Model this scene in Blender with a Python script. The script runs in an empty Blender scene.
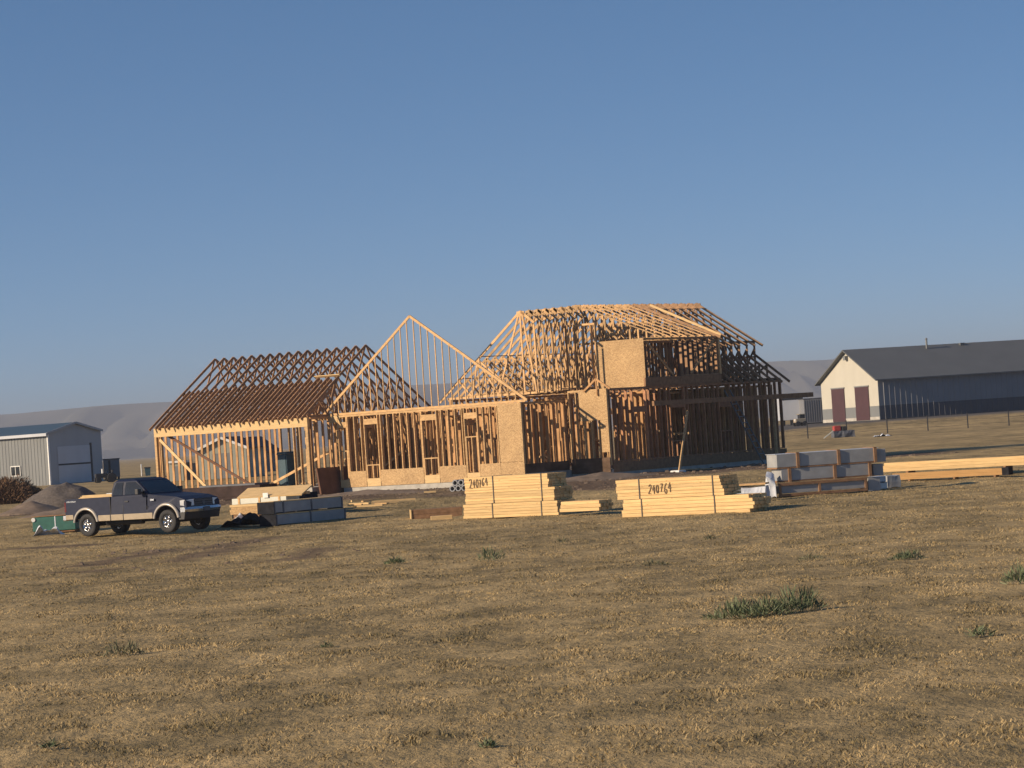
import bpy, bmesh, math, random
import numpy as np
from mathutils import Vector, Matrix, noise
random.seed(7); RNG = np.random.default_rng(7)
S = bpy.context.scene
COL = S.collection
R = math.radians

# ------------------------------------------------------------------ camera
F = 3000.0; CAMH = 2.75
ROLL = math.atan(0.0655); HOR = 433.0
PITCH = math.atan((HOR-384)/F)
cr, sr = math.cos(ROLL), math.sin(ROLL)
fwd = Vector((0, math.cos(PITCH), math.sin(PITCH)))
up0 = Vector((0, -math.sin(PITCH), math.cos(PITCH)))
rt0 = Vector((1, 0, 0))
CX = rt0*cr - up0*sr
CY = rt0*sr + up0*cr
CAM = Vector((0, 0, CAMH))
cam_d = bpy.data.cameras.new('camera'); cam = bpy.data.objects.new('camera', cam_d); COL.objects.link(cam)
cam.matrix_world = Matrix(((CX.x, CY.x, -fwd.x, 0), (CX.y, CY.y, -fwd.y, 0), (CX.z, CY.z, -fwd.z, CAMH), (0, 0, 0, 1)))
cam_d.sensor_width = 36; cam_d.lens = 36*F/1024; cam_d.clip_start = 0.5; cam_d.clip_end = 60000
S.camera = cam

def ss(a, b, v):
    t = min(1.0, max(0.0, (v-a)/(b-a))); return t*t*(3-2*t)

def gz(x, y):
    z = 0.5*ss(103, 124, y) + 0.2*ss(160, 260, y) + 0.3*ss(320, 800, y)
    z += 0.95*ss(250, 300, y)*ss(12, 32, x)*(1-ss(500, 900, y))
    n = noise.noise(Vector((x*.09, y*.05, 3.1)))*.07 + noise.noise(Vector((x*.35, y*.22, 8.1)))*.025
    pit = ss(100, 106, y)*(1-ss(128, 150, y))*ss(-26, -20, x)*(1-ss(26, 34, x))
    n += .05*noise.noise(Vector((x*1.1, y*.8, 5.5)))*(1-ss(90, 130, y))
    n += pit*noise.noise(Vector((x*.5, y*.28, 1.7)))*.10
    return z + n*(1-ss(200, 600, y))

def ray(px, py):
    u = (px-512)/F; v = (384-py)/F
    d = CX*u + CY*v + fwd
    return d/d.y
def P(px, py, D): return CAM + ray(px, py)*D
def G(px, py):
    d = ray(px, py); D = 100.0
    for _ in range(40):
        p = CAM + d*D
        if d.z > -1e-6: break
        Dn = (gz(p.x, p.y)-CAMH)/d.z
        D = D*.5 + Dn*.5
    p = CAM + d*D
    return Vector((p.x, p.y, gz(p.x, p.y)))
def GD(px, D):                                # ground point seen at column px at distance D (column measured at mid-height of the site)
    x = D*(px-512)/F
    for _ in range(4):
        z = gz(x, D)
        y_im = 0
        # solve column with roll: u = X*cr - Z*sr over depth
        zc = z-CAMH
        x = (D*(px-512)/F + (zc*math.cos(PITCH)-D*math.sin(PITCH))*sr)/cr
    return Vector((x, D, gz(x, D)))

# ------------------------------------------------------------------ materials
def new_mat(name):
    m = bpy.data.materials.new(name); m.use_nodes = True
    nt = m.node_tree; b = nt.nodes['Principled BSDF']
    return m, nt, b
def N(nt, t, **kw):
    n = nt.nodes.new(t)
    for k, v in kw.items(): setattr(n, k, v)
    return n
def ramp(nt, fac, stops):
    r = N(nt, 'ShaderNodeValToRGB'); el = r.color_ramp.elements
    while len(el) < len(stops): el.new(.5)
    for e, (p, c) in zip(el, stops): e.position = p; e.color = (*c, 1) if len(c) == 3 else c
    nt.links.new(fac, r.inputs[0]); return r.outputs[0]
def mixc(nt, fac, a, b, mode='MIX'):
    m = N(nt, 'ShaderNodeMix', data_type='RGBA', blend_type=mode)
    for i, v in ((0, fac), (6, a), (7, b)):
        if hasattr(v, 'type') and hasattr(v, 'links'): nt.links.new(v, m.inputs[i])
        elif i == 0: m.inputs[0].default_value = v
        else: m.inputs[i].default_value = (*v, 1)
    return m.outputs[2]
def coords(nt, scale=(1, 1, 1), world=False):
    if world:
        g = N(nt, 'ShaderNodeNewGeometry'); o = g.outputs['Position']
    else:
        t = N(nt, 'ShaderNodeTexCoord'); o = t.outputs['Object']
    mp = N(nt, 'ShaderNodeMapping'); mp.inputs['Scale'].default_value = scale
    nt.links.new(o, mp.inputs[0]); return mp.outputs[0]
def noi(nt, vec, scale, detail=3, rough=.55):
    n = N(nt, 'ShaderNodeTexNoise'); n.inputs['Scale'].default_value = scale
    n.inputs['Detail'].default_value = detail; n.inputs['Roughness'].default_value = rough
    nt.links.new(vec, n.inputs['Vector']); return n.outputs['Fac']
def simple(name, c, rough=.7, var=.25, scale=3.0, stretch=(1, 1, 1), metal=0, bump=0.0, spec=.5, world=False, rnd=0.0):
    m, nt, b = new_mat(name)
    v = coords(nt, stretch, world)
    f = noi(nt, v, scale, 4)
    lo = tuple(x*(1-var) for x in c); hi = tuple(min(1, x*(1+var)) for x in c)
    o = ramp(nt, f, [(.3, lo), (.7, hi)])
    if rnd:
        oi = N(nt, 'ShaderNodeObjectInfo')
        k = ramp(nt, oi.outputs['Random'], [(0, (1-rnd,)*3), (1, (1+rnd*.4, 1+rnd*.2, 1))])
        o = mixc(nt, 1.0, o, k, 'MULTIPLY')
    nt.links.new(o, b.inputs['Base Color'])
    b.inputs['Roughness'].default_value = rough; b.inputs['Metallic'].default_value = metal
    b.inputs['Specular IOR Level'].default_value = spec
    if bump:
        bp = N(nt, 'ShaderNodeBump'); bp.inputs['Strength'].default_value = bump; bp.inputs['Distance'].default_value = .02
        nt.links.new(f, bp.inputs['Height']); nt.links.new(bp.outputs[0], b.inputs['Normal'])
    return m

M = {}
M['lumber'] = simple('fresh_lumber', (.62, .405, .20), .75, .22, 5, (1, 1, 2.5), rnd=.28, spec=.25)
M['trussshade'] = simple('shade_toned_truss_lumber', (.37, .23, .135), .8, .25, 4, rnd=.25, spec=.2)  # darker copy of the truss lumber, shade put into the colour
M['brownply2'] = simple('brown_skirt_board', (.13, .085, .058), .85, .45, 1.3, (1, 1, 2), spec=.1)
M['darkbrown'] = simple('dark_brown_sheet', (.045, .028, .024), .8, .3, 2, spec=.2)
M['truss'] = simple('truss_lumber', (.58, .38, .195), .75, .25, 4, rnd=.3, spec=.25)
def knots(m):
    nt = m.node_tree; b = nt.nodes['Principled BSDF']; old = b.inputs['Base Color'].links[0].from_socket
    vo = N(nt, 'ShaderNodeTexVoronoi'); vo.inputs['Scale'].default_value = 1.0
    nt.links.new(coords(nt, (2.2, 2.2, 11)), vo.inputs['Vector'])
    k = ramp(nt, vo.outputs['Distance'], [(.03, (.45, .33, .22)), (.13, (1, 1, 1))])
    st = ramp(nt, noi(nt, coords(nt, (.35, 3, 26)), 1.6, 3), [(.32, (.80, .74, .66)), (.6, (1.04, 1.03, 1.0))])
    nt.links.new(mixc(nt, 1, mixc(nt, 1, old, k, 'MULTIPLY'), st, 'MULTIPLY'), b.inputs['Base Color'])
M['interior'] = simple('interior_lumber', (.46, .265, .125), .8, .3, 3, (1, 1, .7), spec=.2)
M['stack'] = simple('bundled_lumber', (.68, .49, .25), .75, .13, 3.5, (.6, 4, 9), rnd=.2, spec=.25)
knots(M['stack'])
M['brownply'] = simple('brown_plywood', (.16, .085, .055), .8, .25, 2, spec=.2)
M['batten'] = simple('brown_batten', (.27, .155, .085), .8, .25, 6, spec=.2)
M['lvl'] = simple('orange_beam', (.40, .235, .095), .75, .14, 3, (.5, 4, 9), spec=.2)
M['sidelumber'] = simple('shade_toned_side_lumber', (.43, .235, .135), .8, .25, 4, rnd=.25, spec=.15)  # lumber darkened and reddened to paint in the right wall's shade
M['ply'] = simple('plain_plywood', (.60, .42, .21), .75, .12, 3, (1, 1, 6), spec=.25)
M['concrete'] = simple('foundation_concrete', (.40, .38, .34), .9, .2, 2.5, bump=.2)
M['greypanel'] = simple('grey_panel', (.30, .305, .305), .6, .14, 2.2)
M['darkgrey'] = simple('dark_wrap', (.10, .105, .12), .6, .25, 2.5)
M['foam'] = simple('pale_foam', (.62, .62, .54), .8, .07, 3)
M['plastic'] = simple('white_plastic', (.60, .63, .68), .35, .16, 4)
M['plasticdark'] = simple('dark_plastic', (.016, .017, .022), .75, .4, 5, spec=.08)
M['strap'] = simple('black_strap', (.05, .045, .04), .6, .2, 5)
M['ink'] = simple('black_paint_marks', (.16, .11, .065), .8, .2, 5)
M['green'] = simple('green_crate', (.022, .115, .092), .6, .18, 5)
M['teal'] = simple('teal_plastic', (.02, .06, .085), .5, .2, 4)
M['white'] = simple('white_paint', (.7, .7, .68), .6, .1, 3)
M['black'] = simple('black_rubber', (.025, .025, .027), .8, .3, 8)
M['steel'] = simple('galvanised_steel', (.20, .20, .20), .5, .1, 5)
M['red'] = simple('red_machine', (.35, .05, .04), .5, .2, 5)
M['pvc'] = simple('grey_pipe', (.24, .25, .27), .45, .1, 5)

def osb():
    m, nt, b = new_mat('strand_board')
    v = coords(nt, (1, 1, 1))
    vo = N(nt, 'ShaderNodeTexVoronoi'); vo.inputs['Scale'].default_value = 24
    mp = N(nt, 'ShaderNodeMapping'); mp.inputs['Scale'].default_value = (1, 1, 1.8)
    nt.links.new(v, mp.inputs[0]); nt.links.new(mp.outputs[0], vo.inputs['Vector'])
    fl = N(nt, 'ShaderNodeSeparateColor'); nt.links.new(vo.outputs['Color'], fl.inputs[0])
    c = ramp(nt, fl.outputs[0], [(0, (.33, .215, .115)), (.5, (.47, .315, .165)), (1, (.58, .41, .22))])
    big = ramp(nt, noi(nt, v, 1.2, 3), [(.3, (.86, .84, .82)), (.7, (1.08, 1.06, 1.02))])
    nt.links.new(mixc(nt, 1, c, big, 'MULTIPLY'), b.inputs['Base Color'])
    b.inputs['Roughness'].default_value = .8; b.inputs['Specular IOR Level'].default_value = .2
    return m
M['osb'] = osb()

def paint(name, c, rough=.3, coat=.6, metal=.2):
    m, nt, b = new_mat(name)
    v = coords(nt, (1, 1, 1.5)); f = noi(nt, v, 4, 4)
    o = ramp(nt, f, [(.3, tuple(x*.9 for x in c)), (.75, tuple(x*1.1+.006 for x in c))])
    # road dust low on the body
    nt.links.new(o, b.inputs['Base Color'])
    b.inputs['Roughness'].default_value = rough; b.inputs['Metallic'].default_value = metal
    b.inputs['Coat Weight'].default_value = coat; b.inputs['Coat Roughness'].default_value = .12; b.inputs['Specular IOR Level'].default_value = .2
    return m
M['truckblue'] = paint('truck_dark_blue', (.010, .016, .042), .55, .04, .0)
M['trucktan'] = paint('truck_tan', (.34, .28, .20), .4, .3, .1)
M['truckflare'] = paint('truck_silver_tan', (.36, .33, .29), .4, .3, .2)
M['chrome'] = simple('chrome', (.62, .62, .63), .22, .05, 4, metal=.9)
M['trim'] = simple('black_trim', (.02, .02, .023), .5, .2, 6)
def glass(name, c, rough=.06):
    m, nt, b = new_mat(name)
    f = noi(nt, coords(nt), 2.0, 2)
    nt.links.new(ramp(nt, f, [(.3, c), (.7, tuple(x*1.5 for x in c))]), b.inputs['Base Color'])
    b.inputs['Roughness'].default_value = rough; b.inputs['Specular IOR Level'].default_value = .6
    return m
M['glass'] = glass('tinted_glass', (.012, .014, .017))
M['lamp'] = glass('clear_lamp_lens', (.5, .5, .5), .15)
M['tail'] = glass('red_lamp_lens', (.10, .012, .012), .2)

def ribbed(name, c, rough=.45): return simple(name, c, rough, .07, .7, (1, 1, .4))
M['shedgrey'] = ribbed('shed_grey_steel', (.165, .175, .178))
M['sheddark'] = ribbed('shed_gable_grey', (.33, .345, .37))
M['sheddoor'] = ribbed('shed_door_grey', (.46, .48, .52))
M['roofblue'] = ribbed('roof_blue_steel', (.05, .082, .112))
M['barnroof'] = simple('barn_roof_charcoal', (.108, .114, .116), .6, .06, .5)
M['barnwall'] = simple('barn_wall_slate', (.185, .19, .205), .55, .06, .5)
M['barnlow'] = simple('barn_wainscot_navy', (.055, .058, .072), .55, .08, .5)
M['cream'] = simple('barn_cream', (.47, .445, .375), .7, .05, .5)
M['wains'] = simple('barn_wainscot_grey', (.17, .178, .18), .6, .05, .5)
M['barndoor'] = simple('barn_door_maroon', (.062, .026, .029), .6, .1, .8)
M['sage'] = simple('sage_siding', (.30, .31, .26), .7, .06, .6)
M['darkroof'] = simple('dark_shingle', (.05, .045, .055), .85, .2, 1)
M['gravel'] = simple('gravel_pile', (.12, .10, .085), .95, .35, 9, bump=.8)
M['soil'] = simple('heaped_soil', (.17, .125, .09), .95, .3, 3, bump=.6)

# ------------------------------------------------------------------ mesh builder
class MB:
    def __init__(s): s.v = []; s.f = []
    def add(s, vs, fs):
        o = len(s.v); s.v += [tuple(p) for p in vs]; s.f += [tuple(i+o for i in f) for f in fs]; return s
    def box(s, x0, x1, y0, y1, z0, z1):
        return s.add([(x0, y0, z0), (x1, y0, z0), (x1, y1, z0), (x0, y1, z0), (x0, y0, z1), (x1, y0, z1), (x1, y1, z1), (x0, y1, z1)],
                     [(3, 2, 1, 0), (4, 5, 6, 7), (0, 1, 5, 4), (1, 2, 6, 5), (2, 3, 7, 6), (3, 0, 4, 7)])
    def bar(s, p0, p1, n, th, w):
        p0, p1, n = Vector(p0), Vector(p1), Vector(n)
        d = (p1-p0).normalized(); n = (n-d*n.dot(d)).normalized(); c = d.cross(n)
        a = n*th/2; b = c*w/2
        vs = [p0-a-b, p0+a-b, p0+a+b, p0-a+b, p1-a-b, p1+a-b, p1+a+b, p1-a+b]
        return s.add(vs, [(3, 2, 1, 0), (4, 5, 6, 7), (0, 1, 5, 4), (1, 2, 6, 5), (2, 3, 7, 6), (3, 0, 4, 7)])
    def prism(s, pts, ax, a, b):
        """polygon pts in the plane normal to ax ('x','y','z'), extruded from a to b"""
        def m(p, h):
            return {'x': (h, p[0], p[1]), 'y': (p[0], h, p[1]), 'z': (p[0], p[1], h)}[ax]
        n = len(pts)
        vs = [m(p, a) for p in pts]+[m(p, b) for p in pts]
        fs = [tuple(range(n-1, -1, -1)), tuple(range(n, 2*n))]+[(i, (i+1) % n, n+(i+1) % n, n+i) for i in range(n)]
        return s.add(vs, fs)
    def cyl(s, p0, p1, r, n=12, r1=None):
        p0, p1 = Vector(p0), Vector(p1); d = (p1-p0).normalized()
        a = d.orthogonal().normalized(); b = d.cross(a); r1 = r if r1 is None else r1
        vs = [p0+(a*math.cos(t)+b*math.sin(t))*r for t in [2*math.pi*i/n for i in range(n)]]
        vs += [p1+(a*math.cos(t)+b*math.sin(t))*r1 for t in [2*math.pi*i/n for i in range(n)]]
        return s.add(vs, [tuple(range(n-1, -1, -1)), tuple(range(n, 2*n))]+[(i, (i+1) % n, n+(i+1) % n, n+i) for i in range(n)])
    def lathe(s, prof, c, ax='y', n=28):
        """prof: list of (radius, height along ax) around centre c"""
        k = len(prof); vs = []
        for i in range(n):
            t = 2*math.pi*i/n
            for r, h in prof:
                q = (r*math.cos(t), h, r*math.sin(t)) if ax == 'y' else (r*math.cos(t), r*math.sin(t), h)
                vs.append((c[0]+q[0], c[1]+q[1], c[2]+q[2]))
        fs = [(i*k+j, i*k+j+1, ((i+1) % n)*k+j+1, ((i+1) % n)*k+j) for i in range(n) for j in range(k-1)]
        return s.add(vs, fs)
    def mesh(s, name, mat):
        me = bpy.data.meshes.new(name); me.from_pydata(s.v, [], s.f)
        bm = bmesh.new(); bm.from_mesh(me); bmesh.ops.recalc_face_normals(bm, faces=bm.faces); bm.to_mesh(me); bm.free()
        if mat: me.materials.append(mat)
        return me
    def build(s, name, mat, parent=None, loc=(0, 0, 0), rz=0, bevel=0, smooth=False):
        me = s.mesh(name, mat)
        return link(name, me, parent, loc, rz, bevel, smooth)

def link(name, me, parent=None, loc=(0, 0, 0), rz=0, bevel=0, smooth=False):
    o = bpy.data.objects.new(name, me); COL.objects.link(o); o.location = loc; o.rotation_euler = (0, 0, rz)
    if parent: o.parent = parent
    if bevel:
        b = o.modifiers.new('bevel', 'BEVEL'); b.width = bevel; b.segments = 2; b.limit_method = 'ANGLE'; b.angle_limit = R(32)
    if smooth:
        for p in me.polygons: p.use_smooth = True
    return o
def tag(o, label, cat, group=None, kind=None):
    if label: o['label'] = label
    if cat: o['category'] = cat
    if group: o['group'] = group
    if kind: o['kind'] = kind
    return o
def thing(name, label, cat, loc=(0, 0, 0), rz=0, group=None):
    o = bpy.data.objects.new(name, None); COL.objects.link(o); o.location = loc; o.rotation_euler = (0, 0, rz)
    o.empty_display_size = .3
    return tag(o, label, cat, group)
def dup(root, loc, rz, label, group=None):
    r = root.copy(); COL.objects.link(r); r.location = loc; r.rotation_euler = (0, 0, rz); r['label'] = label
    if group: r['group'] = group
    for ch in list(root.children):
        c = ch.copy(); COL.objects.link(c); c.parent = r
        for g in ch.children:
            d = g.copy(); COL.objects.link(d); d.parent = c
    return r

# ------------------------------------------------------------------ light and sky
SUN_AZ = R(22); SUN_EL = R(21)                     # direction the light travels on the ground, from +X towards +Y
sun_d = bpy.data.lights.new('sun', 'SUN'); sun_d.energy = 4.8; sun_d.angle = R(.5); sun_d.color = (1, .80, .57)
sun = bpy.data.objects.new('sun', sun_d); COL.objects.link(sun)
tr = Vector((math.cos(SUN_AZ)*math.cos(SUN_EL), math.sin(SUN_AZ)*math.cos(SUN_EL), -math.sin(SUN_EL)))
sun.rotation_euler = tr.to_track_quat('-Z', 'Y').to_euler(); sun.location = (-60, -20, 60)
W = bpy.data.worlds.new('World'); S.world = W; W.use_nodes = True
wn = W.node_tree; bg = wn.nodes['Background']
sky = N(wn, 'ShaderNodeTexSky'); sky.sky_type = 'NISHITA'; sky.sun_disc = False
sky.sun_elevation = SUN_EL; sky.sun_rotation = math.atan2(-tr.x, -tr.y)
sky.altitude = 300; sky.air_density = 1.0; sky.dust_density = 0.6; sky.ozone_density = 2.5
tc = N(wn, 'ShaderNodeTexCoord'); mp = N(wn, 'ShaderNodeMapping'); mp.vector_type = 'POINT'
mp.inputs['Scale'].default_value = (1, 1, 2.6); mp.inputs['Location'].default_value = (0, 0, .085)
vm = N(wn, 'ShaderNodeVectorMath', operation='NORMALIZE')
wn.links.new(tc.outputs['Generated'], mp.inputs[0]); wn.links.new(mp.outputs[0], vm.inputs[0]); wn.links.new(vm.outputs[0], sky.inputs[0])
hs = N(wn, 'ShaderNodeHueSaturation'); hs.inputs['Saturation'].default_value = 1.20; hs.inputs['Hue'].default_value = .499; wn.links.new(sky.outputs[0], hs.inputs['Color']); wn.links.new(hs.outputs[0], bg.inputs['Color']); bg.inputs['Strength'].default_value = .108
S.view_settings.view_transform = 'Standard'; S.view_settings.look = 'None'; S.view_settings.exposure = 0.40; S.view_settings.gamma = 1
S.render.engine = 'CYCLES'
S.cycles.max_bounces = 5; S.cycles.diffuse_bounces = 2; S.cycles.volume_bounces = 1; S.cycles.use_denoising = True

# ------------------------------------------------------------------ ground
def axis(parts):
    out = []
    for a, b, st in parts:
        n = max(1, int(round((b-a)/st))); out += [a+(b-a)*i/n for i in range(n)]
    return out+[parts[-1][1]]
xs = axis([(-12000, -2000, 1000), (-2000, -300, 100), (-300, -70, 10), (-70, -30, 2), (-30, 40, .7), (40, 70, 2), (70, 300, 10), (300, 2000, 100), (2000, 12000, 1000)])
ys = axis([(-400, -20, 40), (-20, 20, 2), (20, 96, 1.0), (96, 150, .6), (150, 200, 2), (200, 340, 5), (340, 1000, 40), (1000, 14000, 650)])
nx, ny = len(xs), len(ys)
# site frame of the house, needed for the bare soil
TH = R(38.7)
HO = P(526, 478, 132.7)
def loc2w(x, y, z=0):
    return Vector((HO.x + x*math.cos(TH)+y*math.sin(TH), HO.y - x*math.sin(TH)+y*math.cos(TH), HO.z+z))
def w2loc(x, y):
    dx, dy = x-HO.x, y-HO.y
    return dx*math.cos(TH)-dy*math.sin(TH), dx*math.sin(TH)+dy*math.cos(TH)
def dirt_mask(x, y):
    lx, ly = w2loc(x, y)
    qx = max(-22.5-lx, lx-9, 0); qy = max(-11-ly, ly-22, 0)
    d = math.hypot(qx, qy)
    d += noise.noise(Vector((x*.16, y*.12, 5)))*3.0 + noise.noise(Vector((x*.6, y*.45, 2)))*1.2
    m = 1-ss(0, 3.5, d)
    m *= ss(99, 105, y+noise.noise(Vector((x*.3, y*.3, 9)))*3)
    for (ax_, ay_, bx_, by_, r_) in RUTS:
        if abs(y-ay_) > 8: continue
        t = max(0, min(1, ((x-ax_)*(bx_-ax_)+(y-ay_)*(by_-ay_))/((bx_-ax_)**2+(by_-ay_)**2)))
        d = math.hypot(x-ax_-t*(bx_-ax_), y-ay_-t*(by_-ay_))+noise.noise(Vector((x*1.3, y*1.3, 3)))*.5
        m = max(m, .85*(1-ss(r_*.4, r_, d)))
    return m
RUTS = []
for (x0_, y0_, x1_, y1_, r_) in ((90, 566, 150, 552, .8), (140, 556, 172, 549, .9), (180, 560, 250, 543, .7), (215, 548, 262, 538, .9), (20, 548, 90, 545, 1.2), (290, 560, 330, 546, .7), (60, 572, 110, 570, .6)):
    a_, b_ = G(x0_, y0_), G(x1_, y1_); RUTS.append((a_.x, a_.y, b_.x, b_.y, r_))
verts = []; dirt = []; grav = []
for y in ys:
    for x in xs:
        verts.append((x, y, gz(x, y)))
        dirt.append(dirt_mask(x, y) if (60 < y < 220 and -60 < x < 60) else 0.0)
        nn = noise.noise(Vector((x*.05, y*.05, 4)))*4
        g = ss(283, 292, y+nn)*(1-ss(335, 350, y))*ss(14, 20, x+nn)
        grav.append(g)
faces = [(j*nx+i, j*nx+i+1, (j+1)*nx+i+1, (j+1)*nx+i) for j in range(ny-1) for i in range(nx-1)]
me = bpy.data.meshes.new('ground'); me.from_pydata(verts, [], faces)
for nm, dat in (('dirt', dirt), ('gravel', grav)):
    a = me.attributes.new(nm, 'FLOAT', 'POINT'); a.data.foreach_set('value', dat)
for p in me.polygons: p.use_smooth = True

def field_colour(nt, rnd=None):
    """dry stubble colours laid out in broad patches over the field"""
    p = coords(nt, (.85, .42, 0), True); a = noi(nt, p, 1.0, 5, .62)
    p2 = coords(nt, (4.5, 2.0, 0), True); b = noi(nt, p2, 1.0, 4, .6)
    p3 = coords(nt, (.16, .07, 0), True); c = noi(nt, p3, 1.0, 3)
    ma = N(nt, 'ShaderNodeMath', operation='MULTIPLY_ADD'); nt.links.new(b, ma.inputs[0]); ma.inputs[1].default_value = .40
    nt.links.new(a, ma.inputs[2])
    mb = N(nt, 'ShaderNodeMath', operation='MULTIPLY_ADD'); nt.links.new(c, mb.inputs[0]); mb.inputs[1].default_value = .62
    nt.links.new(ma.outputs[0], mb.inputs[2])
    fac = mb.outputs[0]
    if rnd is not None:
        mr = N(nt, 'ShaderNodeMath', operation='MULTIPLY_ADD'); nt.links.new(rnd, mr.inputs[0]); mr.inputs[1].default_value = .20
        ms = N(nt, 'ShaderNodeMath', operation='SUBTRACT'); nt.links.new(fac, ms.inputs[0]); ms.inputs[1].default_value = .10
        nt.links.new(ms.outputs[0], mr.inputs[2]); fac = mr.outputs[0]
    mr2 = N(nt, 'ShaderNodeMapRange'); nt.links.new(fac, mr2.inputs[0])
    mr2.inputs[1].default_value = .64; mr2.inputs[2].default_value = 1.27
    return mr2.outputs[0]

m, nt, b = new_mat('field_ground')
f = field_colour(nt)
gcol = ramp(nt, f, [(.0, (.12, .10, .051)), (.3, (.205, .158, .082)), (.6, (.335, .25, .127)), (1, (.51, .375, .19))])
dn = noi(nt, coords(nt, (1, .45, 1), True), 1.1, 6, .65)
dcol = ramp(nt, dn, [(.25, (.085, .06, .042)), (.55, (.15, .105, .072)), (.8, (.24, .175, .12))])
gn = noi(nt, coords(nt, (1, .4, 1), True), .5, 5, .6)
vcol = ramp(nt, gn, [(.3, (.085, .08, .078)), (.7, (.13, .122, .115))])
at = N(nt, 'ShaderNodeAttribute', attribute_name='dirt'); at2 = N(nt, 'ShaderNodeAttribute', attribute_name='gravel')
c1 = mixc(nt, at.outputs['Fac'], gcol, dcol); c2 = mixc(nt, at2.outputs['Fac'], c1, vcol)
nt.links.new(c2, b.inputs['Base Color']); b.inputs['Roughness'].default_value = .95; b.inputs['Specular IOR Level'].default_value = .1
bn = noi(nt, coords(nt, (1, .6, 1), True), 4, 6, .7)
bp = N(nt, 'ShaderNodeBump'); bp.inputs['Strength'].default_value = .9; bp.inputs['Distance'].default_value = .12
nt.links.new(bn, bp.inputs['Height']); nt.links.new(bp.outputs[0], b.inputs['Normal'])
me.materials.append(m)
tag(link('ground', me), 'flat dry stubble field running out to the far hills', None, kind='structure')

# hills
def hill_h(x, y):
    t = ss(4300, 6600, y)
    crest = 111 + 5*noise.noise(Vector((x*.0006, 0, 2))) + 7*noise.noise(Vector((x*.003, y*.0004, 7)))
    crest += 8*ss(-1600, -400, x) - 3*ss(300, 900, x)
    g = abs(noise.noise(Vector((x*.0075+.5*noise.noise(Vector((y*.0012, 0, 3))), y*.0011, 1))))
    g2 = abs(noise.noise(Vector((x*.011, y*.0022, 6))))
    return crest*t*(1-.0) - (230*max(0, .30-g)+70*max(0, .26-g2))*max(0, math.sin(math.pi*min(1, t)))**.7
hx = axis([(-2600, 2600, 26)]); hy = axis([(4000, 6800, 70), (6800, 8200, 350)])
hv = [(x, y, hill_h(x, y)-3*(1-ss(4000, 4400, y))) for y in hy for x in hx]
n1 = len(hx)
hf = [(j*n1+i, j*n1+i+1, (j+1)*n1+i+1, (j+1)*n1+i) for j in range(len(hy)-1) for i in range(n1-1)]
me = bpy.data.meshes.new('hills'); me.from_pydata(hv, [], hf)
for p in me.polygons: p.use_smooth = True
m, nt, b = new_mat('hill_grass')
hn = noi(nt, coords(nt, (.004, .0012, .01), True), 1.0, 5, .6)
nt.links.new(ramp(nt, hn, [(.3, (.05, .062, .05)), (.5, (.10, .098, .078)), (.7, (.165, .14, .105))]), b.inputs['Base Color']); b.inputs['Roughness'].default_value = 1
me.materials.append(m); tag(link('hills', me), 'long bare ridge fading into the haze', None, kind='structure')

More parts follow.
